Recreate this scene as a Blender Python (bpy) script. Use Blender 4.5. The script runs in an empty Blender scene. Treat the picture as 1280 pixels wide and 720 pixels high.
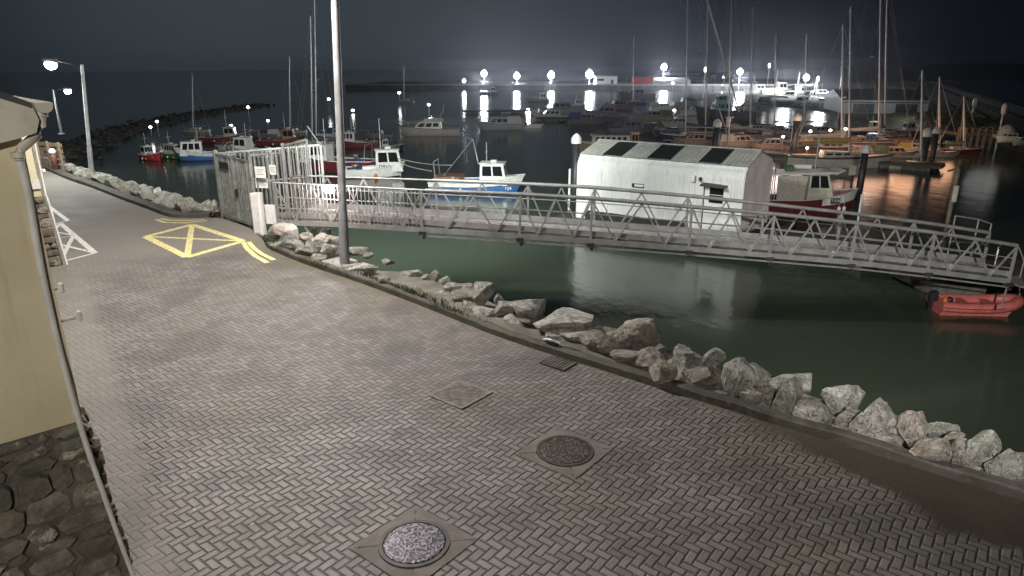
import bpy, bmesh, math, random
import numpy as np
from mathutils import Vector, Matrix, noise as mnoise
R = math.radians
rnd = random.Random(7)
SC = bpy.context.scene
COL = SC.collection

# ------------------------------------------------------------------ camera
CAM_H, FPX, HORIZ = 4.35, 850.0, 85.0
PITCH = math.atan((360 - HORIZ) / FPX)
SP, CP = math.sin(PITCH), math.cos(PITCH)
WZ = -3.0                                            # water level


def P(px, py, z=0.0):
    """point of the plane at height z seen at a pixel of the photograph"""
    v = (py - 360) / FPX
    D = CAM_H - z
    y = D * (CP - v * SP) / (SP + v * CP)
    d = y * CP + D * SP
    return Vector(((px - 640) / FPX * d, y, z))


def PY(px, py, Y):
    """point at ground distance Y seen at a pixel"""
    v = (py - 360) / FPX
    D = (SP + v * CP) * Y / (CP - v * SP)
    d = Y * CP + D * SP
    return Vector(((px - 640) / FPX * d, Y, CAM_H - D))


def depth(p):
    return p.y * CP + (CAM_H - p.z) * SP


def PL(px, py, q, n):
    """point of the vertical plane through q with normal n"""
    v = (py - 360) / FPX
    ray = Vector(((px - 640) / FPX, CP - v * SP, -SP - v * CP))
    o = Vector((0, 0, CAM_H))
    t = (q - o).dot(n) / ray.dot(n)
    return o + ray * t


cam = bpy.data.cameras.new('camera')
camo = bpy.data.objects.new('camera', cam)
COL.objects.link(camo)
camo.location = (0, 0, CAM_H)
camo.rotation_euler = (math.pi / 2 - PITCH, 0, 0)
cam.sensor_width = 36
cam.lens = 36 * FPX / 1280
cam.clip_start = 0.1
cam.clip_end = 6000
SC.camera = camo

# ------------------------------------------------------------------ materials
MATS = {}


def new_mat(name):
    m = bpy.data.materials.new(name)
    m.use_nodes = True
    return m, m.node_tree, m.node_tree.nodes['Principled BSDF']


def NN(nt, typ, **kw):
    n = nt.nodes.new(typ)
    for k, v in kw.items():
        setattr(n, k, v)
    return n


def setin(nt, sock, v):
    if isinstance(v, bpy.types.NodeSocket):
        nt.links.new(v, sock)
    else:
        sock.default_value = v


def MA(nt, op, a, b=None, c=None):
    n = NN(nt, 'ShaderNodeMath', operation=op)
    for i, v in enumerate((a, b, c)):
        if v is not None:
            setin(nt, n.inputs[i], v)
    return n.outputs[0]


def SS(nt, v, lo, hi):
    n = NN(nt, 'ShaderNodeMapRange', interpolation_type='SMOOTHSTEP')
    setin(nt, n.inputs['Value'], v)
    n.inputs['From Min'].default_value = lo
    n.inputs['From Max'].default_value = hi
    return n.outputs[0]


def MIX(nt, f, a, b, blend='MIX'):
    n = NN(nt, 'ShaderNodeMix', data_type='RGBA', blend_type=blend)
    setin(nt, n.inputs[0], f)
    for i, v in ((6, a), (7, b)):
        if not isinstance(v, bpy.types.NodeSocket) and len(v) == 3:
            v = (*v, 1)
        setin(nt, n.inputs[i], v)
    return n.outputs[2]


def NOISE(nt, vec, scale, detail=4, rough=.55, dist=0):
    n = NN(nt, 'ShaderNodeTexNoise')
    nt.links.new(vec, n.inputs['Vector'])
    n.inputs['Scale'].default_value = scale
    n.inputs['Detail'].default_value = detail
    n.inputs['Roughness'].default_value = rough
    n.inputs['Distortion'].default_value = dist
    return n.outputs[0]


def OBJ(nt):
    return NN(nt, 'ShaderNodeTexCoord').outputs['Object']


def BUMP(nt, bsdf, h, strength=.4, dist=.01):
    b = NN(nt, 'ShaderNodeBump')
    nt.links.new(h, b.inputs['Height'])
    b.inputs['Strength'].default_value = strength
    b.inputs['Distance'].default_value = dist
    nt.links.new(b.outputs[0], bsdf.inputs['Normal'])


def mat(name, col, rough=.6, metal=0.0, vary=.25, scale=3.0, dirt=None, dirt_amt=.35, bump=0.0, bscale=30):
    """plain weathered material: noise variation, dirt patches and a little bump"""
    if name in MATS:
        return MATS[name]
    m, nt, b = new_mat(name)
    o = OBJ(nt)
    n1 = NOISE(nt, o, scale, 5)
    lo = tuple(c * (1 - vary) for c in col)
    hi = tuple(min(1, c * (1 + vary * .6)) for c in col)
    c = MIX(nt, SS(nt, n1, .3, .7), lo, hi)
    if dirt:
        n2 = NOISE(nt, o, scale * 2.3 + 1, 6, .65)
        f = MA(nt, 'MULTIPLY', SS(nt, n2, .52, .7), dirt_amt)
        c = MIX(nt, f, c, dirt)
    nt.links.new(c, b.inputs['Base Color'])
    b.inputs['Roughness'].default_value = rough
    b.inputs['Metallic'].default_value = metal
    if bump:
        BUMP(nt, b, NOISE(nt, o, bscale, 4), bump, .01)
    MATS[name] = m
    return m


def emit(name, col, strength):
    m, nt, b = new_mat(name)
    b.inputs['Base Color'].default_value = (.8, .8, .8, 1)
    b.inputs['Emission Color'].default_value = (*col, 1)
    b.inputs['Emission Strength'].default_value = strength
    MATS[name] = m
    return m


# ------------------------------------------------------------------ mesh builder
class MB:
    def __init__(s):
        s.v, s.f, s.sm = [], [], []

    def add(s, vs, fs, smooth=False):
        k = len(s.v)
        s.v += [tuple(v) for v in vs]
        s.f += [tuple(i + k for i in f) for f in fs]
        s.sm += [smooth] * len(fs)
        return s

    def hexa(s, b, t):
        """b, t: four corners each, counter-clockwise seen from above"""
        return s.add(list(b) + list(t), [(3, 2, 1, 0), (4, 5, 6, 7), (0, 1, 5, 4), (1, 2, 6, 5), (2, 3, 7, 6), (3, 0, 4, 7)])

    def box(s, c, d, rz=0.0, rx=0.0, ry=0.0, ch=0.0):
        """box of size d centred at c; ch bevels the four upright edges and the top rim a little"""
        m = Matrix.Rotation(rz, 3, 'Z') @ Matrix.Rotation(ry, 3, 'Y') @ Matrix.Rotation(rx, 3, 'X')
        c = Vector(c)
        x, y, z = d[0] / 2, d[1] / 2, d[2] / 2
        if ch:
            def ring(ix, iy, zz):
                return [m @ Vector(q) + c for q in ((-ix + ch, -iy, zz), (ix - ch, -iy, zz), (ix, -iy + ch, zz), (ix, iy - ch, zz),
                                                    (ix - ch, iy, zz), (-ix + ch, iy, zz), (-ix, iy - ch, zz), (-ix, -iy + ch, zz))]
            rs = ring(x, y, -z) + ring(x, y, z - ch) + ring(x - ch * .7, y - ch * .7, z)
            fs = [tuple(range(7, -1, -1)), tuple(range(16, 24))]
            for a in (0, 8):
                fs += [(a + i, a + (i + 1) % 8, a + 8 + (i + 1) % 8, a + 8 + i) for i in range(8)]
            return s.add(rs, fs)
        q = [m @ Vector(p) + c for p in ((-x, -y, -z), (x, -y, -z), (x, y, -z), (-x, y, -z), (-x, -y, z), (x, -y, z), (x, y, z), (-x, y, z))]
        return s.hexa(q[:4], q[4:])

    def tube(s, pts, r, n=6, r2=None, caps=True):
        """round bar along points; r2 tapers it"""
        pts = [Vector(p) for p in pts]
        k = len(pts)
        rings = []
        for i, p in enumerate(pts):
            d = (pts[min(i + 1, k - 1)] - pts[max(i - 1, 0)]).normalized()
            up = Vector((0, 0, 1)) if abs(d.z) < .9 else Vector((1, 0, 0))
            a = d.cross(up).normalized()
            b = a.cross(d)
            rr = r if r2 is None else r + (r2 - r) * i / (k - 1)
            rings.append([p + a * (rr * math.cos(2 * math.pi * j / n)) + b * (rr * math.sin(2 * math.pi * j / n)) for j in range(n)])
        vs = [v for g in rings for v in g]
        fs = []
        for i in range(k - 1):
            for j in range(n):
                j2 = (j + 1) % n
                fs.append((i * n + j, i * n + j2, (i + 1) * n + j2, (i + 1) * n + j))
        s.add(vs, fs, n > 4)
        if caps:
            s.add(rings[0], [tuple(range(n - 1, -1, -1))])
            s.add(rings[-1], [tuple(range(n))])
        return s

    def bar(s, p0, p1, w, h):
        """square bar"""
        p0, p1 = Vector(p0), Vector(p1)
        d = (p1 - p0).normalized()
        up = Vector((0, 0, 1)) if abs(d.z) < .95 else Vector((0, 1, 0))
        a = d.cross(up).normalized() * (w / 2)
        b = a.cross(d).normalized() * (h / 2)
        return s.hexa([p0 - a - b, p0 + a - b, p1 + a - b, p1 - a - b], [p0 - a + b, p0 + a + b, p1 + a + b, p1 - a + b])

    def prism(s, poly, ax, depth_vec, smooth=False):
        """polygon (list of 3D points) pushed along depth_vec"""
        n = len(poly)
        a = [Vector(p) for p in poly]
        b = [p + Vector(depth_vec) for p in a]
        s.add(a + b, [tuple(range(n - 1, -1, -1)), tuple(range(n, 2 * n))] + [(i, (i + 1) % n, n + (i + 1) % n, n + i) for i in range(n)], smooth)
        return s

    def lathe(s, c, prof, n=16, smooth=True):
        """profile [(r, z)] turned about the z axis at c"""
        c = Vector(c)
        vs, fs = [], []
        for r, z in prof:
            vs += [c + Vector((r * math.cos(2 * math.pi * j / n), r * math.sin(2 * math.pi * j / n), z)) for j in range(n)]
        for i in range(len(prof) - 1):
            for j in range(n):
                j2 = (j + 1) % n
                fs.append((i * n + j, i * n + j2, (i + 1) * n + j2, (i + 1) * n + j))
        fs += [tuple(range(n - 1, -1, -1)), tuple((len(prof) - 1) * n + j for j in range(n))]
        return s.add(vs, fs, smooth)

    def grid(s, rows, smooth=True, flip=False):
        """rows of points as a sheet"""
        n = len(rows[0])
        vs = [p for r in rows for p in r]
        fs = []
        for i in range(len(rows) - 1):
            for j in range(n - 1):
                q = (i * n + j, i * n + j + 1, (i + 1) * n + j + 1, (i + 1) * n + j)
                fs.append(q[::-1] if flip else q)
        return s.add(vs, fs, smooth)

    def mesh(s, name):
        me = bpy.data.meshes.new(name)
        me.from_pydata(s.v, [], s.f)
        me.polygons.foreach_set('use_smooth', s.sm)
        me.update()
        return me

    def build(s, name, m=None, parent=None, fix=True, label=None):
        me = s.mesh(name)
        if fix:
            bm = bmesh.new()
            bm.from_mesh(me)
            bmesh.ops.recalc_face_normals(bm, faces=bm.faces)
            bm.to_mesh(me)
            bm.free()
        if m:
            me.materials.append(m)
        o = bpy.data.objects.new(name, me)
        COL.objects.link(o)
        if parent is not None:
            o.parent = parent
        if label:
            o['label'] = label
        return o


def tag(o, label, cat, group=None):
    o['label'] = label
    o['category'] = cat
    if group:
        o['group'] = group
    return o


def thing(name, label, cat, loc=(0, 0, 0), rz=0.0, group=None, s=1.0):
    o = bpy.data.objects.new(name, None)
    o.empty_display_size = .2
    COL.objects.link(o)
    o.location = loc
    o.rotation_euler = (0, 0, rz)
    o.scale = (s, s, s)
    return tag(o, label, cat, group)


def struct(o, kind='structure'):
    o['kind'] = kind
    return o


def dup(root, loc, rz=None, label=None, s=None):
    def cp(o, par):
        c = o.copy()
        COL.objects.link(c)
        if par is not None:
            c.parent = par
        for ch in kids.get(o, ()):
            cp(ch, c)
        return c
    kids = {}
    for o in list(COL.objects):
        if o.parent:
            kids.setdefault(o.parent, []).append(o)
    r = cp(root, None)
    r.location = loc
    if rz is not None:
        r.rotation_euler = (0, 0, rz)
    if s is not None:
        r.scale = (s, s, s)
    if label:
        r['label'] = label
    return r


def text(name, body, m, parent, loc, right, up, size, align='CENTER'):
    """raised lettering lying in the plane of right and up"""
    cu = bpy.data.curves.new(name, 'FONT')
    cu.body = body
    cu.size = size
    cu.align_x = align
    cu.align_y = 'CENTER'
    cu.extrude = .004
    cu.offset = size * .015
    t = bpy.data.objects.new(name + '_curve', cu)
    COL.objects.link(t)
    bpy.context.view_layer.update()
    me = bpy.data.meshes.new_from_object(t.evaluated_get(bpy.context.evaluated_depsgraph_get()))
    bpy.data.objects.remove(t)
    me.materials.clear()
    me.materials.append(m)
    o = bpy.data.objects.new(name, me)
    COL.objects.link(o)
    right, up = Vector(right).normalized(), Vector(up).normalized()
    n = right.cross(up)
    mt = Matrix((right, up, n)).transposed().to_4x4()
    mt.translation = Vector(loc)
    o.parent = parent
    o.matrix_local = mt
    return o


def smooth_line(pts, k=6):
    """Catmull-Rom through points"""
    pts = [Vector(p) for p in pts]
    out = []
    for i in range(len(pts) - 1):
        p0, p1, p2, p3 = pts[max(i - 1, 0)], pts[i], pts[i + 1], pts[min(i + 2, len(pts) - 1)]
        for j in range(k):
            t = j / k
            out.append(.5 * ((2 * p1) + (p2 - p0) * t + (2 * p0 - 5 * p1 + 4 * p2 - p3) * t * t + (3 * p1 - p0 - 3 * p2 + p3) * t ** 3))
    out.append(pts[-1])
    return out


def offset_line(pts, d):
    """shift a ground line sideways (to the water side for positive d)"""
    out = []
    for i, p in enumerate(pts):
        a, b = pts[max(i - 1, 0)], pts[min(i + 1, len(pts) - 1)]
        t = (b - a)
        t.z = 0
        t.normalize()
        out.append(p + Vector((t.y, -t.x, 0)) * d)
    return out


# common materials
galv = mat('galvanised_steel', (.42, .43, .43), .45, .6, .25, 4, (.2, .17, .13), .35)
galv_p = mat('pole_grey_paint', (.33, .34, .34), .5, .3, .25, 2, (.16, .14, .1), .4)
white_pt = mat('white_paint', (.75, .75, .72), .45, 0, .12, 4, (.4, .38, .3), .35)
grp = mat('white_gelcoat', (.72, .72, .68), .3, 0, .15, 2, (.35, .33, .25), .3)
cream = mat('cream_gelcoat', (.6, .57, .48), .35, 0, .15, 2, (.3, .27, .2), .3)
grey_gel = mat('grey_gelcoat', (.4, .4, .38), .4, 0, .2, 2, (.2, .18, .15), .3)
red_hull = mat('red_hull_paint', (.42, .04, .04), .4, 0, .25, 3, (.2, .08, .05), .4)
maroon = mat('maroon_hull_paint', (.13, .02, .026), .4, 0, .25, 3, (.1, .05, .04), .4)
green_hull = mat('green_hull_paint', (.06, .16, .05), .4, 0, .25, 3, (.1, .1, .06), .4)
blue_hull = mat('blue_hull_paint', (.05, .15, .36), .35, 0, .2, 3, (.1, .12, .15), .4)
navy = mat('navy_hull_paint', (.015, .03, .09), .35, 0, .2, 3)
black_pt = mat('black_paint', (.015, .015, .017), .5, 0, .2, 5)
glass = mat('dark_window_glass', (.012, .015, .018), .08, 0, .1, 2)
timber = mat('weathered_timber', (.2, .15, .1), .7, 0, .4, 6, (.06, .05, .04), .5, .3, 25)
deckmat = mat('boat_deck', (.24, .2, .15), .7, 0, .3, 3, (.1, .09, .07), .5)
brownwood = mat('varnished_wood', (.22, .1, .045), .45, 0, .35, 6)
rope_m = mat('rope', (.4, .37, .3), .9, 0, .2, 20)
alu = mat('aluminium_spar', (.55, .55, .55), .4, .5, .15, 2)
conc = mat('concrete', (.3, .29, .26), .8, 0, .3, 3, (.14, .13, .09), .5, .4, 30)
conc_d = mat('dirty_concrete', (.14, .136, .112), .8, 0, .35, 2.5, (.08, .085, .04), .7, .4, 25)
rubber = mat('black_rubber', (.02, .02, .02), .7, 0, .3, 5)
canvas_b = mat('blue_canvas', (.03, .06, .16), .8, 0, .25, 5)
canvas_y = mat('yellow_canvas', (.5, .38, .06), .8, 0, .25, 5)
canvas_g = mat('green_canvas', (.07, .13, .06), .8, 0, .25, 5)
canvas_w = mat('pale_canvas', (.5, .47, .4), .8, 0, .25, 5)
dark_metal = mat('dark_metal', (.06, .06, .06), .5, .5, .3, 5)
orange_buoy = mat('orange_buoy', (.6, .16, .03), .5, 0, .2, 5)
# ------------------------------------------------------------------ the setting: street, kerb, bank, water, sky
kp = [(1400, 664), (1279, 627), (1071, 561), (960, 528), (905, 510.5), (827, 486.5), (760, 465), (680, 440), (620, 420), (570, 400),
      (520, 380), (451, 354), (398, 336), (360, 322), (333, 309)]
kerb_a = smooth_line([P(*p) for p in kp])
kp2 = [(262, 272), (236, 272.2), (211, 271), (182, 260.5), (152, 249.5), (115, 235), (85, 224.5), (51, 210), (30, 201), (14, 193)]
kerb_b = smooth_line([P(*p) for p in kp2])


def build_street():
    far = kerb_b[-1]
    ring = [Vector((p.x, p.y, 0)) for p in kerb_a + [P(324, 289), P(280, 272.5)] + kerb_b]
    ring += [far + Vector((-12, 6, 0)), Vector((-70, 40, 0)), Vector((-60, -25, 0)), Vector((18, -25, 0)), Vector((kerb_a[0].x + 12, kerb_a[0].y - 8, 0))]
    bm = bmesh.new()
    f = bm.faces.new([bm.verts.new(p) for p in ring])
    bmesh.ops.triangulate(bm, faces=[f])
    bmesh.ops.recalc_face_normals(bm, faces=bm.faces)
    me = bpy.data.meshes.new('street')
    bm.to_mesh(me)
    bm.free()
    m, nt, b = new_mat('herringbone_paving')
    o = OBJ(nt)
    rot = NN(nt, 'ShaderNodeVectorRotate', rotation_type='Z_AXIS')
    nt.links.new(o, rot.inputs['Vector'])
    rot.inputs['Angle'].default_value = R(-141)
    sep = NN(nt, 'ShaderNodeSeparateXYZ')
    # slight wobble so that the courses are not ruler straight
    wob = NOISE(nt, o, .9, 2)
    wob2 = NOISE(nt, o, 9, 2)
    add = NN(nt, 'ShaderNodeVectorMath', operation='ADD')
    nt.links.new(rot.outputs[0], add.inputs[0])
    cw = NN(nt, 'ShaderNodeCombineXYZ')
    w = MA(nt, 'ADD', MA(nt, 'MULTIPLY', wob, .10), MA(nt, 'MULTIPLY', wob2, .014))
    setin(nt, cw.inputs[0], w)
    setin(nt, cw.inputs[1], MA(nt, 'MULTIPLY', w, -.8))
    nt.links.new(cw.outputs[0], add.inputs[1])
    nt.links.new(add.outputs[0], sep.inputs[0])
    W = 1 / .088
    X = MA(nt, 'MULTIPLY', sep.outputs[0], W)
    Y = MA(nt, 'MULTIPLY', sep.outputs[1], W)
    i, j = MA(nt, 'FLOOR', X), MA(nt, 'FLOOR', Y)
    fx, fy = MA(nt, 'SUBTRACT', X, i), MA(nt, 'SUBTRACT', Y, j)
    k = MA(nt, 'FLOORED_MODULO', MA(nt, 'SUBTRACT', i, j), 4.0)
    k1 = MA(nt, 'COMPARE', k, 1.0, .1)
    k2 = MA(nt, 'COMPARE', k, 2.0, .1)
    vert = MA(nt, 'GREATER_THAN', k, 1.5)

    def sel(a, c):                                     # vert ? c : a
        return MA(nt, 'ADD', MA(nt, 'MULTIPLY', a, MA(nt, 'SUBTRACT', 1.0, vert)), MA(nt, 'MULTIPLY', c, vert))
    u = sel(MA(nt, 'ADD', fx, k1), MA(nt, 'ADD', fy, MA(nt, 'COMPARE', k, 2.0, .1)))
    v = sel(fy, fx)
    ed = MA(nt, 'MINIMUM', MA(nt, 'MINIMUM', u, MA(nt, 'SUBTRACT', 2.0, u)), MA(nt, 'MINIMUM', v, MA(nt, 'SUBTRACT', 1.0, v)))
    idc = NN(nt, 'ShaderNodeCombineXYZ')
    setin(nt, idc.inputs[0], MA(nt, 'SUBTRACT', i, k1))
    setin(nt, idc.inputs[1], MA(nt, 'SUBTRACT', j, k2))
    setin(nt, idc.inputs[2], vert)
    wn = NN(nt, 'ShaderNodeTexWhiteNoise', noise_dimensions='3D')
    nt.links.new(idc.outputs[0], wn.inputs['Vector'])
    rv = wn.outputs['Value']
    # colours: grey, pinkish and buff blocks
    base = MIX(nt, rv, (.16, .148, .134), (.262, .245, .226))
    base = MIX(nt, MA(nt, 'MULTIPLY', SS(nt, NOISE(nt, o, .45, 3), .45, .7), .6), base, (.2, .175, .12))
    base = MIX(nt, MA(nt, 'MULTIPLY', SS(nt, NOISE(nt, o, .8, 4), .48, .62), .6), base, (.105, .095, .085))
    big = NOISE(nt, o, 2.2, 6, .7)
    base = MIX(nt, MA(nt, 'MULTIPLY', SS(nt, big, .45, .75), .5), base, (.09, .085, .075))
    fine = NOISE(nt, o, 60, 3)
    base = MIX(nt, MA(nt, 'MULTIPLY', fine, .35), base, (.1, .095, .09))
    # pale droppings and grit
    spk = NN(nt, 'ShaderNodeTexVoronoi')
    nt.links.new(o, spk.inputs['Vector'])
    spk.inputs['Scale'].default_value = 1.3
    base = MIX(nt, MA(nt, 'MULTIPLY', MA(nt, 'LESS_THAN', spk.outputs['Distance'], .028), .7), base, (.5, .5, .46))
    jn = SS(nt, MA(nt, 'ADD', ed, MA(nt, 'MULTIPLY', MA(nt, 'SUBTRACT', fine, .5), .06)), .03, .085)
    # silt lying over the joints near the kerb
    sepo = NN(nt, 'ShaderNodeSeparateXYZ')
    nt.links.new(o, sepo.inputs[0])
    # distance to the straight run of the kerb
    A0, B0 = kerb_a[8], kerb_a[-14]
    t = (B0 - A0).normalized()
    nx, ny = t.y, -t.x
    dk = MA(nt, 'ADD', MA(nt, 'MULTIPLY', MA(nt, 'SUBTRACT', sepo.outputs[0], A0.x), -nx), MA(nt, 'MULTIPLY', MA(nt, 'SUBTRACT', sepo.outputs[1], A0.y), -ny))
    along = MA(nt, 'ADD', MA(nt, 'MULTIPLY', MA(nt, 'SUBTRACT', sepo.outputs[0], A0.x), t.x), MA(nt, 'MULTIPLY', MA(nt, 'SUBTRACT', sepo.outputs[1], A0.y), t.y))
    edge_w = MA(nt, 'ADD', MA(nt, 'MULTIPLY', SS(nt, along, 3.1, -.6), .8), .26)
    silt_n = MA(nt, 'MULTIPLY', MA(nt, 'SUBTRACT', NOISE(nt, o, 1.7, 5, .6), .5), 1.1)
    silt = SS(nt, MA(nt, 'ADD', MA(nt, 'SUBTRACT', edge_w, dk), silt_n), -.12, .22)
    silt_c = MIX(nt, NOISE(nt, o, 5, 5), (.085, .08, .05), (.17, .155, .11))
    mud = SS(nt, along, 3.6, .6)
    silt_c = MIX(nt, MA(nt, 'MULTIPLY', mud, .85), silt_c, (.036, .03, .02))
    # worn smooth asphalt further up the street
    farm = SS(nt, MA(nt, 'ADD', MA(nt, 'ADD', MA(nt, 'MULTIPLY', sepo.outputs[1], .8), MA(nt, 'MULTIPLY', sepo.outputs[0], -.6)), MA(nt, 'MULTIPLY', silt_n, 2.0)), 16.0, 19.5)
    wq, wr = P(146, 719), P(74, 331)
    wd = (wr - wq).normalized()
    dw = MA(nt, 'ADD', MA(nt, 'MULTIPLY', MA(nt, 'SUBTRACT', sepo.outputs[0], wq.x), wd.y), MA(nt, 'MULTIPLY', MA(nt, 'SUBTRACT', sepo.outputs[1], wq.y), -wd.x))
    farm = MA(nt, 'MAXIMUM', farm, MA(nt, 'MULTIPLY', SS(nt, MA(nt, 'ADD', dw, MA(nt, 'MULTIPLY', silt_n, .5)), .6, .3), .65))
    silt_all = MA(nt, 'MAXIMUM', MA(nt, 'MULTIPLY', silt, .93), MA(nt, 'MULTIPLY', farm, .9))
    farc = MIX(nt, big, (.17, .16, .135), (.27, .25, .222))
    colr = MIX(nt, jn, (.03, .028, .023), base)
    colr = MIX(nt, MA(nt, 'MULTIPLY', silt, .93), colr, silt_c)
    colr = MIX(nt, MA(nt, 'MULTIPLY', farm, .9), colr, farc)
    nt.links.new(colr, b.inputs['Base Color'])
    rg = MA(nt, 'ADD', MA(nt, 'MULTIPLY', NOISE(nt, o, 1.1, 4), .4), .36)
    rg = MA(nt, 'SUBTRACT', rg, MA(nt, 'MULTIPLY', MA(nt, 'MULTIPLY', mud, silt), .12))
    rg = MA(nt, 'ADD', rg, MA(nt, 'MULTIPLY', farm, .22))
    setin(nt, b.inputs['Roughness'], rg)
    h = MA(nt, 'MULTIPLY', SS(nt, ed, .02, .2), MA(nt, 'ADD', .75, MA(nt, 'MULTIPLY', rv, .35)))
    h = MA(nt, 'MULTIPLY', h, MA(nt, 'SUBTRACT', 1.0, silt_all))
    h = MA(nt, 'ADD', h, MA(nt, 'MULTIPLY', NOISE(nt, o, 45, 4, .7), .35))
    h = MA(nt, 'ADD', h, MA(nt, 'MULTIPLY', NOISE(nt, o, 6, 3), .5))
    BUMP(nt, b, h, .9, .014)
    me.materials.append(m)
    so = bpy.data.objects.new('street', me)
    COL.objects.link(so)
    struct(so)
    return so


street = build_street()

paint_m, nt, b = new_mat('worn_road_paint')
o = OBJ(nt)


def paint(name, col):
    m, nt, b = new_mat(name)
    o = OBJ(nt)
    n = NOISE(nt, o, 14, 6, .75)
    c = MIX(nt, SS(nt, n, .5, .62), col, tuple(x * .35 for x in col))
    nt.links.new(c, b.inputs['Base Color'])
    b.inputs['Roughness'].default_value = .6
    BUMP(nt, b, NOISE(nt, o, 40, 3), .4, .006)
    return m


yellow_line = paint('yellow_road_paint', (.8, .72, .33))
white_line = paint('white_road_paint', (.78, .77, .7))


def strip(mb, pix, w, closed=False, z=.006):
    pts = [P(x, y) for x, y in pix]
    L, Rr = offset_line(pts, w / 2), offset_line(pts, -w / 2)
    for p in L + Rr:
        p.z = z
    mb.grid([L, Rr], False)


mb = MB()
cor = [(182, 296), (240, 281), (304, 301.6), (234, 321.6)]
for a, c in ((0, 1), (1, 2), (2, 3), (3, 0)):
    strip(mb, [cor[a], cor[c]], .2, z=.005 + .0006 * a)
strip(mb, [cor[1], cor[3]], .15, z=.0081)
strip(mb, [cor[0], cor[2]], .13, z=.0088)
mb.build('yellow_box_marking', yellow_line, street, label='yellow painted crossed box in front of the gate')
mb = MB()
strip(mb, [(304, 303), (309, 311), (319, 320), (334, 328.5)], .12)
mb.build('yellow_line', yellow_line, street)
mb = MB()
strip(mb, [(311, 302.5), (317, 310), (327, 317.5), (342, 325)], .12)
mb.build('yellow_line', yellow_line, street)
mb = MB()
strip(mb, [(195, 274.6), (206, 278.2), (232, 278.8), (259, 276)], .12)
mb.build('yellow_line', yellow_line, street)
mb = MB()
strip(mb, [(201, 273.4), (212, 275.4), (236, 275.8), (256, 274.4)], .10)
mb.build('yellow_line', yellow_line, street)
mb = MB()
for n_, (a, c, w) in enumerate([((57, 255), (85, 276), .2), ((85, 276), (58, 282.5), .14), ((75.5, 279.5), (119, 316.5), .22), ((119, 316.5), (75, 328), .14),
                ((75, 328), (62, 311), .18), ((75.5, 279.5), (60, 297), .15), ((58, 288), (92, 294.5), .13), ((92, 294.5), (75, 328), .16),
                ((60, 302.5), (119, 316.5), .14), ((60, 301), (92, 295), .07)]):
    strip(mb, [a, c], w * .62, z=.005 + .0007 * n_)
mb.build('white_box_marking', white_line, street, label='white painted crossed parking box by the far yellow building')


# kerb: a raised stone edge with joints
def kerb_strip(name, line, w, h, joints=True):
    mb = MB()
    inner, outer = line, offset_line(line, w)
    n = len(line)
    hs = [h * (1 + .16 * mnoise.noise(Vector((i * .37, 2.2, line[0].x)))) for i in range(n)]
    wob = [Vector((mnoise.noise(Vector((i * .5, 8.8, 1))), mnoise.noise(Vector((i * .5, 3.8, 1))), 0)) * .018 for i in range(n)]
    rows = [[Vector((p.x, p.y, -.15)) for p in inner],
            [Vector((p.x, p.y, q - .025)) + k for p, q, k in zip(inner, hs, wob)],
            [Vector((p.x, p.y, q)) + (o2 - p) * .15 + k for p, q, o2, k in zip(inner, hs, outer, wob)],
            [Vector((p.x, p.y, q)) for p, q in zip(outer, hs)],
            [Vector((p.x, p.y, -.15)) for p in outer]]
    mb.grid(rows, False)
    return mb


kerb_m, nt, b = new_mat('kerb_stone')
o = OBJ(nt)
c = MIX(nt, SS(nt, NOISE(nt, o, 1.3, 5, .65), .4, .65), (.085, .078, .064), (.045, .041, .031))
c = MIX(nt, MA(nt, 'MULTIPLY', SS(nt, NOISE(nt, o, 7, 5, .7), .5, .7), .6), c, (.14, .13, .11))
c = MIX(nt, MA(nt, 'MULTIPLY', SS(nt, NOISE(nt, o, .6, 4), .52, .66), .5), c, (.07, .078, .035))
nt.links.new(c, b.inputs['Base Color'])
b.inputs['Roughness'].default_value = .75
BUMP(nt, b, NOISE(nt, o, 18, 6, .7), .7, .02)
struct(kerb_strip('kerb', kerb_a, .14, .13).build('kerb', kerb_m))
struct(kerb_strip('kerb', kerb_b, .3, .14).build('kerb', kerb_m))

# concrete apron behind the kerb
i0 = min(range(len(kerb_a)), key=lambda i: (kerb_a[i] - P(815, 483)).length)
i1 = min(range(len(kerb_a)), key=lambda i: (kerb_a[i] - P(430, 346)).length)
seg = kerb_a[i0:i1 + 1]
rows = []
n = len(seg)
for k in range(6):
    row = []
    for i, p in enumerate(offset_line(seg, 0)):
        t = i / (n - 1)
        wid = (.12 + .55 * t / .35 if t < .35 else .67 + .95 * (t - .35) / .6) * min(1, (1 - t) * 6 + .4)
        q = offset_line(seg, .155 + wid * k / 5)[i]
        q.z = .12 - .12 * (k / 5) + .035 * mnoise.noise(Vector((q.x * 1.3, q.y * 1.3, 3)))
        if k == 5:
            q.z = -.35
            q = q + Vector((.05, .03, 0))
        row.append(q)
    rows.append(row)
struct(MB().grid(rows, False).build('pavement', conc_d))

# grassy dirt between apron and kerb by the lamp
mb = MB()
grass_m = mat('short_grass', (.06, .085, .02), .9, 0, .5, 6)
for c0, cnt, sx in ((P(470, 352, .1), 260, .9), (P(520, 371, .1), 420, .8), (P(498, 363, .1), 300, .8), (P(340, 303, .05), 300, .7), (P(352, 312, .05), 300, .7), (P(370, 322, .05), 250, .7),
                    (P(400, 333, .1), 160, .8), (P(560, 388, .13), 120, .6)):
    tdir = (kerb_a[-20] - kerb_a[-30]).normalized()
    for _ in range(cnt):
        g = c0 + tdir * rnd.gauss(0, sx * .55) + Vector((tdir.y, -tdir.x, 0)) * abs(rnd.gauss(0, .1))
        hgt = rnd.uniform(.03, .1)
        a = rnd.uniform(0, 6.28)
        w = Vector((math.cos(a), math.sin(a), 0)) * .012
        tip = g + Vector((rnd.gauss(0, .03), rnd.gauss(0, .03), hgt))
        mb.add([g - w, g + w, tip], [(0, 1, 2)])
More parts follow.
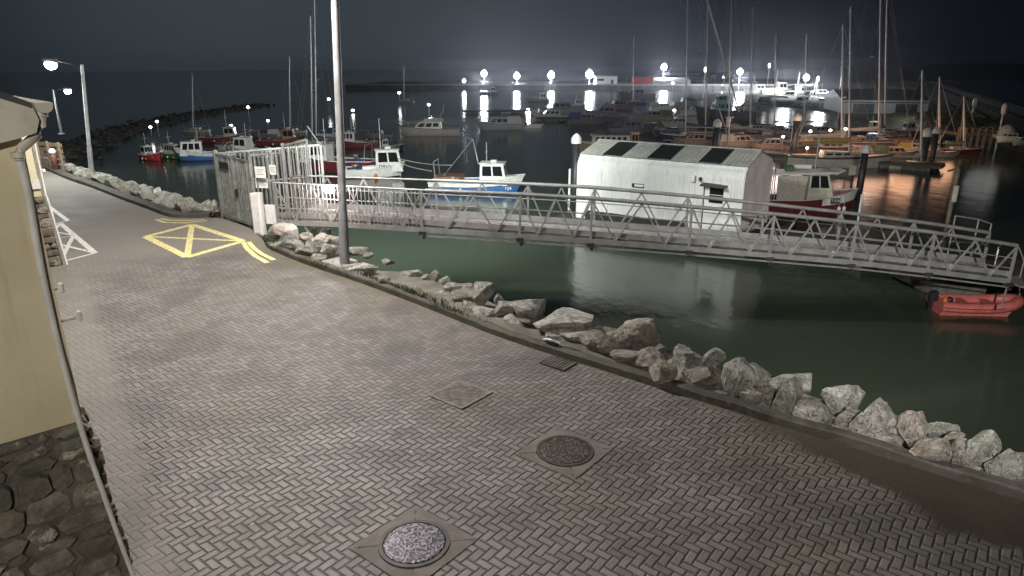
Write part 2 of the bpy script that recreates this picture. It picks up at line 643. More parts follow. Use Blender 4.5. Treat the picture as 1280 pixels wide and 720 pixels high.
o = mb.build('grass', grass_m, fix=False)
struct(o, 'stuff')

# dirt verge under the grass and a bank that slopes into the water
bank_line = [p.copy() for p in kerb_a] + [P(300, 281)] + [p.copy() for p in kerb_b]
prof = [(.14, .02), (.5, -.12), (1.0, -.45), (1.7, -1.0), (3.0, -2.1), (5.2, -3.6), (8.0, -4.6)]
rows = []
for d, z in prof:
    row = []
    for p in offset_line(bank_line, d):
        q = p.copy()
        amp = .0 if d < .3 else .18
        q.z = z + amp * mnoise.noise(q * 1.4)
        row.append(q)
    rows.append(row)
bank_m, nt, b = new_mat('bank_soil')
o = OBJ(nt)
c = MIX(nt, SS(nt, NOISE(nt, o, 2, 6, .7), .4, .6), (.03, .028, .02), (.075, .07, .05))
c = MIX(nt, MA(nt, 'MULTIPLY', SS(nt, NOISE(nt, o, .8, 4), .5, .62), .8), c, (.05, .065, .02))
nt.links.new(c, b.inputs['Base Color'])
b.inputs['Roughness'].default_value = .9
BUMP(nt, b, NOISE(nt, o, 8, 6, .7), .9, .08)
struct(MB().grid(rows, True).build('terrain', bank_m))

# water
mb = MB()
mb.add([(-900, -60, WZ), (900, -60, WZ), (900, 3000, WZ), (-900, 3000, WZ)], [(0, 1, 2, 3)])
wat, nt, b = new_mat('harbour_water')
o = OBJ(nt)
b.inputs['Base Color'].default_value = (.048, .064, .042, 1)
b.inputs['Roughness'].default_value = .15
b.inputs['IOR'].default_value = 1.33
mp = NN(nt, 'ShaderNodeMapping')
nt.links.new(o, mp.inputs['Vector'])
mp.inputs['Scale'].default_value = (1, .55, 1)
h = MA(nt, 'ADD', MA(nt, 'MULTIPLY', NOISE(nt, mp.outputs[0], .9, 3, .5), 1.0), MA(nt, 'MULTIPLY', NOISE(nt, mp.outputs[0], 4.5, 3, .5), .2))
BUMP(nt, b, h, .13, .16)
struct(mb.build('water', wat))

# sky: faint night sky with a town glow low over the harbour
w = bpy.data.worlds.new('World')
SC.world = w
w.use_nodes = True
nt = w.node_tree
bg = nt.nodes['Background']
sky = NN(nt, 'ShaderNodeTexSky', sky_type='NISHITA')
sky.sun_disc = False
sky.sun_elevation = R(-5)
sky.sun_rotation = R(200)
gen = NN(nt, 'ShaderNodeTexCoord').outputs['Generated']


def glow(d, lo, hi):
    v = NN(nt, 'ShaderNodeVectorMath', operation='DOT_PRODUCT')
    nt.links.new(gen, v.inputs[0])
    v.inputs[1].default_value = Vector(d).normalized()
    return SS(nt, v.outputs['Value'], lo, hi)


cl = NOISE(nt, gen, 2.2, 4, .5)
sz = NN(nt, 'ShaderNodeSeparateXYZ')
nt.links.new(gen, sz.inputs[0])
c = MIX(nt, SS(nt, sz.outputs[2], .6, -.1), (.0006, .001, .0024), (.001, .0016, .0032))
c = MIX(nt, MA(nt, 'MULTIPLY', glow((-.25, 1, .12), .85, 1.0), MA(nt, 'ADD', .8, MA(nt, 'MULTIPLY', cl, .4))), c, (.018, .024, .028))
c = MIX(nt, MA(nt, 'MULTIPLY', glow((.14, 1, 0), .985, 1.0), .5), c, (.009, .011, .02))
sm = NN(nt, 'ShaderNodeVectorMath', operation='SCALE')
nt.links.new(sky.outputs[0], sm.inputs[0])
sm.inputs['Scale'].default_value = .004
ad = NN(nt, 'ShaderNodeVectorMath', operation='ADD')
nt.links.new(c, ad.inputs[0])
nt.links.new(sm.outputs[0], ad.inputs[1])
nt.links.new(ad.outputs[0], bg.inputs['Color'])
bg.inputs['Strength'].default_value = 1.0

vs = SC.view_settings
vs.view_transform = 'Standard'
vs.look = 'None'
vs.exposure = 1.0
vs.gamma = 1
SC.cycles.use_denoising = True
SC.cycles.max_bounces = 6
SC.cycles.sample_clamp_indirect = 4


def point(name, loc, power, col, r=.15):
    l = bpy.data.lights.new(name, 'POINT')
    l.energy = power
    l.color = col
    l.shadow_soft_size = r
    o = bpy.data.objects.new(name, l)
    COL.objects.link(o)
    o.location = loc
    return o


def spot(name, loc, target, power, col, ang=150, blend=.6, r=.15):
    l = bpy.data.lights.new(name, 'SPOT')
    l.energy = power
    l.color = col
    l.shadow_soft_size = r
    l.spot_size = R(ang)
    l.spot_blend = blend
    o = bpy.data.objects.new(name, l)
    COL.objects.link(o)
    o.location = loc
    o.rotation_euler = (Vector(target) - Vector(loc)).to_track_quat('-Z', 'Y').to_euler()
    return o
# ------------------------------------------------------------------ covers and grates in the paving
iron, nt, b = new_mat('cast_iron_squiggle')
o = OBJ(nt)
n_ = NOISE(nt, o, 15, 1, .5, .5)
ridge = SS(nt, MA(nt, 'ABSOLUTE', MA(nt, 'SUBTRACT', MA(nt, 'FRACT', MA(nt, 'MULTIPLY', n_, 4.5)), .5)), .30, .18)
c = MIX(nt, ridge, (.018, .016, .02), (.23, .215, .25))
nt.links.new(c, b.inputs['Base Color'])
b.inputs['Metallic'].default_value = .25
b.inputs['Roughness'].default_value = .38
BUMP(nt, b, ridge, .8, .012)
iron2, nt, b = new_mat('cast_iron_studs')
o = OBJ(nt)
v_ = NN(nt, 'ShaderNodeTexVoronoi')
nt.links.new(o, v_.inputs['Vector'])
v_.inputs['Scale'].default_value = 34
ridge = SS(nt, v_.outputs['Distance'], .5, .25)
c = MIX(nt, ridge, (.05, .045, .035), (.2, .18, .15))
nt.links.new(c, b.inputs['Base Color'])
b.inputs['Metallic'].default_value = .2
b.inputs['Roughness'].default_value = .5
BUMP(nt, b, ridge, .8, .012)
iron_f = mat('iron_frame', (.06, .055, .05), .6, .1, .3, 8)


brown_conc = mat('brownish_concrete', (.17, .152, .13), .75, 0, .25, 4, (.1, .09, .075), .5, .3, 30)


def round_cover(px, py, dia, m, label, sq, cracks):
    t = thing('manhole_cover', label, 'manhole cover', P(px, py, .004), R(141), 'covers and grates in the paving')
    MB().lathe((0, 0, 0), [(dia / 2 - .035, 0), (dia / 2 - .035, .018), (dia / 2 - .045, .022), (.02, .022)], 40, False).build('lid', m, t)
    mb = MB()
    ring = []
    for r, z in ((dia / 2 + .015, -.002), (dia / 2 + .012, .02), (dia / 2 - .026, .02), (dia / 2 - .03, -.002)):
        ring.append([Vector((r * math.cos(2 * math.pi * j / 40), r * math.sin(2 * math.pi * j / 40), z)) for j in range(41)])
    mb.grid(ring, False)
    mb.build('frame', iron_f, t)
    mb = MB()
    q = sq / 2
    inner = dia / 2 + .013
    # square concrete surround with a round hole, cracked into slabs
    for k in range(4):
        a0, a1 = math.pi / 4 + k * math.pi / 2 + .012, math.pi / 4 + (k + 1) * math.pi / 2 - .012
        rows = [[], []]
        for s_ in range(9):
            a = a0 + (a1 - a0) * s_ / 8
            rows[0].append(Vector((inner * math.cos(a), inner * math.sin(a), .006 + .002 * (k % 2))))
            m_ = max(abs(math.cos(a)), abs(math.sin(a)))
            rows[1].append(Vector((q * math.cos(a) / m_, q * math.sin(a) / m_, .004 + .002 * (k % 2))))
        mb.grid(rows, False)
    mb.build('concrete_surround', brown_conc, t)
    return t


round_cover(518, 680, .66, iron, 'round iron manhole cover with bright wavy squiggle pattern in cracked concrete', .86, True)
round_cover(706, 564, .66, iron2, 'round brown studded manhole cover flush in the paving behind the squiggle cover', .84, False)

t = thing('drain_grate', 'faint square slotted grate set in sunken paving blocks mid street', 'drain grate', P(576, 493, .004), R(141), 'covers and grates in the paving')
mb = MB()
for k in range(14):
    mb.box((-.26 + k * .04, 0, .008), (.022, .56, .014))
mb.build('grating_bars', mat('rusty_grate', (.22, .2, .175), .7, 0, .3, 10), t)
mb = MB()
for sx in (-1, 1):
    mb.box((sx * .3, 0, .008), (.035, .64, .016))
    mb.box((0, sx * .3, .0075), (.56, .035, .015))
mb.build('frame', mat('rusty_grate', (.22, .2, .175)), t)
MB().box((0, 0, .001), (.56, .56, .003)).build('gully_floor', mat('silted_gully', (.04, .036, .03), .9), t)

t = thing('drain_grate', 'small gully grate with dark slots against the kerb', 'drain grate', P(698, 454.5, .004), R(141), 'covers and grates in the paving')
MB().box((0, 0, .001), (.42, .34, .003)).build('gully_floor', black_pt, t)
mb = MB()
for k in range(8):
    mb.box((-.19 + k * .054, 0, .011), (.022, .32, .016))
mb.build('grating_bars', mat('gully_bars', (.2, .19, .16), .6, .2, .3, 10), t)
mb = MB()
for sx in (-1, 1):
    mb.box((sx * .222, 0, .010), (.02, .38, .02))
    mb.box((0, sx * .18, .0095), (.42, .02, .019))
mb.build('frame', iron_f, t)

t = thing('litter_scrap', 'crumpled dark and white litter scrap on the kerb above the gully grate', 'litter', P(690, 427, .16), R(140))
mb = MB()
mb.tube([(-.15, 0, 0), (-.05, .03, .02), (.06, -.02, .01), (.17, .01, .0)], .022, 6)
mb.build('scrap', white_pt, t)
mb = MB()
mb.tube([(-.16, .04, 0), (-.05, .06, .025), (.08, .05, .01)], .028, 6)
mb.build('scrap', black_pt, t)

# ------------------------------------------------------------------ yellow buildings
render_m, nt, b = new_mat('yellow_render')
o = OBJ(nt)
c = MIX(nt, SS(nt, NOISE(nt, o, .9, 4), .35, .65), (.52, .46, .3), (.62, .56, .38))
mpv = NN(nt, 'ShaderNodeMapping')
nt.links.new(o, mpv.inputs['Vector'])
mpv.inputs['Scale'].default_value = (7, 7, .5)
c = MIX(nt, MA(nt, 'MULTIPLY', SS(nt, NOISE(nt, mpv.outputs[0], 1.2, 4), .55, .75), .3), c, (.3, .25, .12))
c = MIX(nt, MA(nt, 'MULTIPLY', SS(nt, NOISE(nt, o, 9, 6, .7), .66, .74), .6), c, (.2, .16, .08))
nt.links.new(c, b.inputs['Base Color'])
b.inputs['Roughness'].default_value = .75
BUMP(nt, b, NOISE(nt, o, 45, 5, .6), .3, .01)

stone_m, nt, b = new_mat('rubble_stone_plinth')
o = OBJ(nt)
n_ = NOISE(nt, o, 3.5, 5, .7)
c = MIX(nt, SS(nt, n_, .35, .65), (.12, .105, .085), (.3, .265, .205))
oi = NN(nt, 'ShaderNodeNewGeometry').outputs['Random Per Island']
c = MIX(nt, MA(nt, 'MULTIPLY', oi, .65), c, (.085, .06, .04))
c = MIX(nt, MA(nt, 'MULTIPLY', SS(nt, NOISE(nt, o, 1.6, 5), .5, .62), .6), c, (.075, .095, .06))
c = MIX(nt, MA(nt, 'MULTIPLY', SS(nt, NOISE(nt, o, 2.6, 6, .75), .55, .63), .85), c, (.5, .46, .38))
nt.links.new(c, b.inputs['Base Color'])
b.inputs['Roughness'].default_value = .8
BUMP(nt, b, NOISE(nt, o, 14, 6, .7), .9, .04)
trim_m = mat('painted_trim', (.56, .53, .44), .5, 0, .12, 4, (.3, .26, .18), .3)
white_trim = mat('white_trim_paint', (.64, .63, .57), .55, 0, .12, 5, (.35, .3, .22), .3)
slate = mat('slate_roof', (.05, .05, .055), .6, 0, .35, 4)
mortar = mat('dark_mortar', (.1, .088, .07), .9, 0, .4, 5, (.2, .18, .14), .5, .6, 20)


def rubble_wall(mb, O, ux, uz_h, width, n, seed):
    """courses of uneven stones on the face through O along ux (unit), outward normal n"""
    r = random.Random(seed)
    z = 0.02
    while z < uz_h - .06:
        h = min(r.uniform(.1, .24), uz_h - z)
        x = 0.0
        while x < width:
            w_ = r.uniform(.12, .4)
            if x + w_ > width - .1:
                w_ = width - x
            g = .007
            pts = []
            a0, a1, c0, c1 = x + g, x + w_ - g, z + g, z + h - g
            jit = lambda: r.uniform(-.022, .022)
            cx = [(a0 + jit(), c0 + .05), (a0 + .05, c0 + jit() * .6), (a1 - .05, c0 + jit() * .6), (a1 + jit(), c0 + .05),
                  (a1 + jit(), c1 - .05), (a1 - .05, c1 + jit() * .6), (a0 + .05, c1 + jit() * .6), (a0 + jit(), c1 - .05)]
            cx = [(min(max(px, 0.002), width - .002), min(py, uz_h - .004)) for px, py in cx]
            dp = r.uniform(.015, .06)
            mid = [(sum(p[0] for p in cx) / 8, sum(p[1] for p in cx) / 8)]
            ring0 = [O + ux * a + Vector((0, 0, q)) + n * .001 for a, q in cx]
            ring1 = [O + ux * (a * .9 + mid[0][0] * .1) + Vector((0, 0, q * .88 + mid[0][1] * .12)) + n * (dp + r.uniform(-.012, .012)) for a, q in cx]
            cpt = O + ux * mid[0][0] + Vector((0, 0, mid[0][1])) + n * (dp + .015)
            vs = ring0 + ring1 + [cpt]
            fs = [(i, (i + 1) % 8, 8 + (i + 1) % 8, 8 + i) for i in range(8)] + [(8 + i, 8 + (i + 1) % 8, 16) for i in range(8)]
            mb.add(vs, fs, False)
            x += w_
        z += h


def yellow_building(label, Q, inward, back, W_, Ln, plinth_h, wall_h, ridge_up, seed, near):
    """Q: street corner on the ground; inward: unit vector of the gable wall away from the street; back: unit vector of the long side"""
    t = thing('yellow_building', label, 'building', Q, 0)
    n = Vector((-back.x, -back.y, 0))                     # gable faces us
    o_ = Vector((-inward.x, -inward.y, 0))                # long side faces the street
    Z = Vector((0, 0, 1))
    # rendered wall: one closed block with a gabled top
    a, b_ = Vector((0, 0, 0)), inward * W_
    mb = MB()
    base = plinth_h
    prof = [a + Z * base, b_ + Z * base, b_ + Z * wall_h, inward * (W_ / 2) + Z * (wall_h + ridge_up), a + Z * wall_h]
    mb.prism(prof, None, back * Ln)
    mb.build('wall', render_m, t)
    # stone plinth, a little battered towards the ground
    mb = MB()
    bt = .10
    lo = [n * bt + o_ * bt, b_ + n * bt, b_ + back * Ln, back * Ln + o_ * bt]
    hi = [n * .01 + o_ * .01, b_ + n * .01, b_ + back * Ln, back * Ln + o_ * .01]
    mb.hexa([p - Z * .05 for p in lo], [p + Z * base for p in hi])
    mb.build('plinth_core', mortar, t)
    mb = MB()
    nn = (n + Z * (bt / base)).normalized()
    Of = n * (bt + .002) + o_ * (bt * .5)
    # shear the face back as it rises
    sub = MB()
    rubble_wall(sub, Vector((0, 0, 0)) + Of, inward, base, min(W_, 3.2), n, seed)
    sub2 = MB()
    rubble_wall(sub2, o_ * (bt + .002) + n * bt * .5, back, base, min(Ln, 5.0), o_, seed + 1)
    for s_, d_ in ((sub, n), (sub2, o_)):
        s_.v = [tuple(Vector(p) - d_ * ((bt - .01) * max(0, p[2]) / base)) for p in s_.v]
        mb.add(s_.v, s_.f)
    mb.build('stone_plinth', stone_m, t)
    # roof slopes with verge and eave overhang
    ov = .1
    for side in (0, 1):
        e0 = (a + o_ * ov if side == 0 else b_ - o_ * ov) + Z * (wall_h - ov * ridge_up / (W_ / 2) + .03)
        r0 = inward * (W_ / 2) + Z * (wall_h + ridge_up + .03)
        f = n * .03
        mb = MB()
        mb.prism([e0 + f, r0 + f, r0 + f + Z * .06, e0 + f + Z * .06], None, back * (Ln + .3))
        mb.build('roof_slope', slate, t)
    return t, n, o_, Z


Q1 = P(146, 719, 0)
S1 = PL(0, 556, Vector((Q1.x, Q1.y, 0)), Vector((.68, -.733, 0)))
inw = Vector((-.733, -.68, 0)).normalized()
bk = Vector((-inw.y * -1, 0, 0))
bk = Vector((-.68, .733, 0)).normalized()
nA = -bk
ph1 = PL(97, 527, Q1, nA).z
T1 = PL(20, 172, Q1, nA).z
yb, n1, o1, Z1 = yellow_building('near pale yellow rendered building with rough dark stone plinth and white corner downpipe', Q1, inw, bk, 6.0, 3.0, ph1, T1 + .2, 1.5, 11, True)
Lq = lambda px, py, off=0.0: PL(px, py, Q1 + nA * off, nA) - Q1          # photo pixel on the gable plane, local
# boxed end of the verge above the wall
mb = MB()
poly = [Lq(-60, 97, .12), Lq(0, 123, .12), Lq(42, 136, .12), Lq(49, 150, .12), Lq(46, 166, .12), Lq(20, 174, .12), Lq(0, 179, .12), Lq(-60, 197, .12)]
mb.prism(poly, None, bk * .12)
mb.build('boxed_eave', trim_m, yb)
# gutter: half round, running along the eave and seen from its end
gc = Lq(55, 132, .14)
gr = (Lq(67, 130, .14) - Lq(45, 134, .14)).length / 2
mb = MB()
ring = []
for k in range(9):
    a_ = math.pi + math.pi * k / 8
    ring.append(gc - inw * (gr * math.cos(a_)) * 1 + Vector((0, 0, gr * math.sin(a_) * .95)))
mb.prism(ring + [ring[-1] + Vector((0, 0, .02)), ring[0] + Vector((0, 0, .02))], None, bk * 3.4)
mb.build('gutter', trim_m, yb)
# downpipe: swan neck from the gutter, then down the corner
dp = [Lq(51, 143, .05), Lq(51, 158, .05), Lq(47, 168, .05), Lq(26, 186, .05), Lq(22.5, 192, .05), Lq(24, 200, .05)]
bot = [(27.5, 215), (32, 245), (47.5, 330), (62, 385), (76, 440)]
mb = MB()
mb.tube(dp, .034, 8)
mb.tube([Lq(51, 138, .05), Lq(51, 145, .05)], .045, 8)
mb.tube([Lq(22, 190, .06), Lq(23.5, 197, .06)], .046, 8)
mb.build('downpipe_elbow', trim_m, yb)
low = [(24, 200), (28.5, 215), (35, 245), (50, 330), (62, 385), (75, 440), (90, 497), (108, 557), (130, 620), (152, 682), (168, 724)]
mb = MB()
pts = [Lq(x, y, .03 + .07 * min(1, max(0, (y - 460) / 60)) + (.09 * max(0, (y - 520) / 200))) for x, y in low]
pw = .033
mb.tube(smooth_line(pts, 3), .031, 10, .018)
mb.build('downpipe', white_trim, yb)
# white brackets that reach out from the street side
for (x0, y0), (x1, y1), r in (((56, 365.5), (76, 359.5), .012), ((64, 405), (99, 394.5), .016)):
    q0 = Lq(x0, y0, -.06)
    q1 = PL(x1, y1, Q1 + bk * .06, nA) - Q1
    mb = MB()
    mb.tube([q0, q1], r, 8)
    mb.box(q1, (.035, .05, .075), math.atan2(o1.y, o1.x), ch=.008)
    mb.build('wall_bracket', white_trim, yb)

R1 = P(74, 331, 0)
rb_top = PL(42, 165, R1, nA).z + .5
ph2 = PL(55, 245, R1, nA).z
fb, n2, o2, Z2 = yellow_building('far yellow rendered building lit bright beyond the near downpipe with grey stone base', R1, inw, bk, 5.0, 9.0, ph2, rb_top, 1.2, 23, False)
Lr = lambda px, py, off=0.0: PL(px, py, R1 + nA * off, nA) - R1
mb = MB()
mb.bar(Vector((0, 0, ph2)) + nA * .02, Vector((0, 0, rb_top)) + nA * .02, .07, .05)
mb.bar(nA * .12 + o1 * .11, Vector((0, 0, ph2)) + nA * .03 + o1 * .01, .08, .06)
mb.build('corner_trim', white_trim, fb)
mb = MB()
mb.box(Lr(39.5, 231, .03), (.3, .03, .2), math.atan2(inw.y, inw.x))
mb.build('notice_plate', white_trim, fb)
mb = MB()
mb.tube([Lr(48.5, 213.5, 0), PL(53, 213, R1, nA) - R1], .02, 6)
mb.box(PL(53, 213, R1, nA) - R1, (.09, .09, .06), ch=.01)
mb.build('wall_light', white_trim, fb)

# ------------------------------------------------------------------ lamp posts
lamp_white = emit('lamp_lens_white', (.92, .96, 1.0), 40)
lamp_far = emit('floodlight_lens', (.9, .93, 1.0), 50)
lamp_mid = emit('dock_light_lens', (1, .97, .9), 8)
lamp_warm = emit('warm_lens', (1, .72, .5), 16)


def lamp_post(label, loc, H, r0, r1, arm, rz, plate=True, group=None, lens=None, head=.35, double=False, globe=False, lean=0.0):
    t = thing('lamp_post', label, 'lamp post', loc, rz, group)
    t.rotation_euler = (Matrix.Rotation(lean, 3, 'Y') @ Matrix.Rotation(rz, 3, 'Z')).to_euler()
    MB().tube([(0, 0, 0), (0, 0, 1.2), (0, 0, 1.25), (0, 0, H)], r0, 12, r1).build('pole', galv_p, t)
    if plate:
        mb = MB()
        mb.box((0, 0, .02), (r0 * 4.4, r0 * 4.4, .035), ch=.01)
        mb.build('base_plate', conc, t)
        for sx in (-1, 1):
            for sy in (-1, 1):
                MB().lathe((sx * r0 * 1.7, sy * r0 * 1.7, .035), [(.022, 0), (.022, .03), (.012, .035), (.012, .06)], 6, False).build('anchor_bolt', galv, t)
    MB().tube([(0, 0, H - .25), (arm * .35, 0, H - .02), (arm, 0, H + .05)], r1 * (.35 if globe else .75), 8).build('arm', dark_metal if globe else galv_p, t)
    if double:  # second head, added to carry the spot that brightens the hut
        MB().tube([(0, 0, H - .25), (-arm * .35, 0, H - .02), (-arm * .6, 0, H + .05)], r1 * .75, 8).build('arm', galv_p, t)
        h2 = MB().box((-arm * .8, 0, H + .02), (.5, .3, .14), 0, 0, R(20), ch=.03).build('lamp_head', galv_p, t)
        MB().box((-arm * .82, 0, H - .07), (.4, .22, .03), 0, 0, R(20)).build('lens', lens or lamp_white, h2)
    mb = MB()
    mb.hexa([(arm - head * .2, -head * .35, H - .02), (arm + head * 1.1, -head * .28, H - .01), (arm + head * 1.1, head * .28, H - .01), (arm - head * .2, head * .35, H - .02)],
            [(arm - head * .1, -head * .2, H + .12), (arm + head, -head * .15, H + .09), (arm + head, head * .15, H + .09), (arm - head * .1, head * .2, H + .12)])
    hd = mb.build('lamp_head', galv_p, t)
    mb = MB()
    if globe:
        mb.lathe((arm + head * .42, 0, H - .3), [(.02, 0), (.14, .04), (.21, .14), (.2, .24), (.12, .3)], 12)
    else:
        mb.box((arm + head * .42, 0, H - .035), (head * .95, head * .48, .03))
    mb.build('lens', lens or lamp_white, hd)
    return t


L1 = P(431, 331, .08)
lamp_post('tall grey tapered lamp post standing among the rocks by the gangway', L1, 8.0, .115, .075, 1.5, R(225), double=True, lean=.04)
MB_ = MB()
tdir = (kerb_a[-16] - kerb_a[-20]).normalized()
MB_.box((0, 0, 0), (1.15, .75, .14), math.atan2(tdir.y, tdir.x), ch=.02)
sl = MB_.build('concrete_slab', conc)
sl.location = L1 + Vector((-.05, .1, -.06))
tag(sl, 'square concrete slab under the tall grey lamp post', 'slab')
L2 = P(115, 222, .05)
z_top = PY(108, 80, L2.y).z
lamp_post('thin distant lamp post on the far bank with its white lamp lit', L2, z_top - .05, .1, .06, .95, R(188), True, None, lamp_white, .42, globe=True, lean=.10)
L3 = PY(80, 236, 44)
# second lit street lamp further along the street
L3 = Vector((PY(66, 113, 48).x, 48, 0))
lamp_post('small lit street lamp further up the street above the gutter', L3, PY(67, 112, 48).z, .08, .05, .7, R(20), True, None, lamp_white, .4, globe=True)

# light of the lamps, and added spots that brighten the harbour side
spot('street_lamp_light', (L1.x - 1.3, L1.y - 1.3, 7.85), (L1.x - 1.5, L1.y - 1.5, 0), 2700, (1, .93, .89), 168, .5, .4)
spot('boats_fill_light', (L1.x + .6, L1.y + 1.0, 7.9), (-10, 48, -2), 22000, (.97, 1, .97), 88, 1.0, .5)  # added spot with no known lamp, brightens the moored boats
spot('hut_fill_light', (L1.x + .9, L1.y + .9, 7.9), (7, 30, -1.5), 4500, (.95, 1, .97), 80, 1.0, .7)  # added fill aimed at the hut front
spot('far_lamp_light', (L2.x - 1.6, L2.y - .3, z_top - .2), (L2.x - 1.6, L2.y - .6, 0), 800, (.97, 1, .95), 165, .6, .18)
spot('upper_street_light', L3 + Vector((-.9, -.3, PY(67, 112, 48).z - .2)), L3 + Vector((-1, -1, 0)), 350, (.97, 1, .95), 165, .6, .18)
spot('street_lamp_light_near', (-.6, -4.5, 7.2), (-2.6, 5.0, .5), 1150, (1, .94, .87), 105, 1.0, .2)
spot('landing_fill_light', (-.4, -4.5, 7.2), (13.2, 23, -1.8), 11000, (1, .96, .92), 33, 1.0, .2)  # added spot without a lamp, brightens the tender, trawler and hut end

# ------------------------------------------------------------------ gate compound
fence_m = mat('grey_fence_steel', (.25, .26, .24), .5, .4, .3, 5, (.16, .13, .09), .4)


def railing(root, a, b_, za, zb, h0, h1, nbar, w=.035, posts=True, name='bar', m=fence_m):
    """vertical bar panel between two ground points given in local coordinates"""
    a, b_ = Vector(a), Vector(b_)
    for h in (h0, h1):
        MB().bar(a + Vector((0, 0, h)), b_ + Vector((0, 0, h + zb - za)), .05, .05).build('rail', m, root)
    for k in range(nbar):
        f = (k + .5) / nbar
        p = a.lerp(b_, f) + Vector((0, 0, (zb - za) * f))
        mb = MB()
        mb.bar(p + Vector((0, 0, h0 - .04)), p + Vector((0, 0, h1 + .03)), w, .02)
        mb.build(name, m, root)


GA, GB = P(279, 273, 0), P(322, 288.5, 0)
GD = Vector((-6.05, 21.7, 0))
GC = GB + Vector((.62, .3, 0))
t = thing('security_gate', 'double leaf grey palisade gate across the head of the gangway', 'gate', GA)
d = GB - GA
for e, lab in ((0, 'post'), (1, 'post')):
    mb = MB()
    mb.box(d * e + Vector((0, 0, 1.02)), (.09, .09, 2.06), R(-45), ch=.01)
    mb.build('post', fence_m, t)
for k in (0, 1):
    a_, b_ = d * (.04 + k * .48), d * (.5 + k * .46)
    leaf = MB()
    leaf.bar(a_ + Vector((0, 0, .12)), a_ + Vector((0, 0, 1.95)), .05, .05)
    leaf.bar(b_ + Vector((0, 0, .12)), b_ + Vector((0, 0, 1.95)), .05, .05)
    leaf.bar(a_ + Vector((0, 0, 1.93)), b_ + Vector((0, 0, 1.93)), .05, .06)
    leaf.bar(a_ + Vector((0, 0, .14)), b_ + Vector((0, 0, .14)), .05, .08)
    lo = leaf.build('gate_leaf', fence_m, t)
    for q in range(8):
        p = a_.lerp(b_, (q + .7) / 8.4)
        mb = MB()
        mb.bar(p + Vector((0, 0, .1)), p + Vector((0, 0, 1.9)), .03, .018)
        mb.build('pale', fence_m, lo)
    if k == 0:
        mb = MB()
        mb.box(a_.lerp(b_, .5) + Vector((-.02, -.03, 1.66)), (.62, .015, .2), R(-45))
        mb.build('name_plate', black_pt, lo)
    else:
        mb = MB()
        mb.box(a_.lerp(b_, .1) + Vector((-.03, -.03, .95)), (.1, .06, .22), R(-45), ch=.01)
        mb.build('lock_box', black_pt, lo)
t = thing('steel_fence', 'grey barred fence running out from the gate over the water behind the notices', 'fence', GA)
railing(t, (0, 0, 0), GD - GA, 0, .1, .2, 1.95, 24)
for e in (0.0, .5, 1.0):
    mb = MB()
    p = (GD - GA) * e
    mb.bar(p + Vector((.03, .03, -.2)), p + Vector((.03, .03, 2.05)), .07, .07)
    mb.build('post', fence_m, t)
mb = MB()
for z_ in (1.0,):
    mb.bar(Vector((0, 0, z_)), GD - GA + Vector((0, 0, z_ + .1)), .03, .04)
mb.build('middle_rail', fence_m, t)
t = thing('steel_fence', 'short grey barred fence between the gate post and the gangway with white notices', 'fence', GB)
railing(t, (0, 0, 0), (.72, .55, 0), 0, 0, .2, 2.1, 9)
mb = MB()
mb.bar((.74, .57, 0), (.74, .57, 2.2), .07, .07)
mb.build('post', fence_m, t)
t = thing('open_gate_leaf', 'tall narrow barred gate leaf standing open at the gangway landing', 'gate', (-6.2, 18.65, 0))
railing(t, (0, 0, 0), (.32, 1.15, 0), .05, .1, .1, 2.35, 9, .03)
mb = MB()
mb.bar((0, 0, 0), (0, 0, 2.42), .06, .06)
mb.bar((.32, 1.15, .05), (.32, 1.15, 2.42), .05, .05)
mb.build('stile', galv, t)
mb = MB()
mb.box((.14, .5, 1.2), (.1, .3, .12), R(-15))
mb.build('lock_box', galv, t)

# white cabinet and boards by the gate
cb = PY(325.5, 289, 18.35)
t = thing('white_cabinet', 'tall plain white cabinet standing against the gate corner post', 'cabinet', (cb.x, cb.y, -.02), R(-12))
MB().box((0, 0, .57), (.27, .22, 1.16), ch=.015).build('body', white_pt, t)
MB().box((0, -.117, .57), (.21, .012, 1.02), ch=.004).build('door', white_pt, t)
MB().box((.07, -.128, .6), (.02, .02, .09), ch=.004).build('handle', galv, t)
q = PY(339.5, 268, 18.5)
t = thing('white_sign_board', 'square blank white board fixed beside the tall white cabinet', 'sign', q, R(-8))
MB().box((0, 0, 0), (.36, .02, .54), ch=.005).build('panel', white_pt, t)
MB().bar((0, .03, -.7), (0, .03, .2), .05, .03).build('post', galv, t)
txt_m = mat('faded_sign_print', (.28, .28, .3), .6, 0, .3, 20)
red_pr = mat('red_sign_print', (.5, .12, .06), .6, 0, .2, 20)
for (px, py, w_, h_, lab, k) in ((326.5, 215, .31, .31, 'upper white notice on the short fence beside the gate', 0),
                                 (328, 228.5, .36, .27, 'lower white notice on the short fence above the cabinet', 1),
                                 (342, 212, .19, .27, 'small white notice on the fence bars nearest the gangway', 2)):
    q = PY(px, py, 18.72 + .12 * k)
    t = thing('notice_board', lab, 'notice', q, R(-8), 'white notices on the gate fence')
    MB().box((0, -.05, 0), (w_, .012, h_), ch=.003).build('panel', white_pt, t)
    mb = MB()
    for r_ in range(3):
        mb.box((-.02 * (r_ % 2), -.059, h_ * (.22 - .2 * r_)), (w_ * (.7 - .15 * (r_ % 2)), .004, h_ * .06))
    mb.build('print', red_pr if k == 2 else txt_m, t)
q = PY(302, 232, 19.3)
t = thing('notice_board', 'faded greenish poster hanging on the second gate leaf', 'notice', q, R(-45), 'white notices on the gate fence')
MB().box((0, 0, 0), (.3, .012, .55), ch=.003).build('panel', mat('faded_poster', (.3, .3, .2), .7, 0, .4, 9), t)

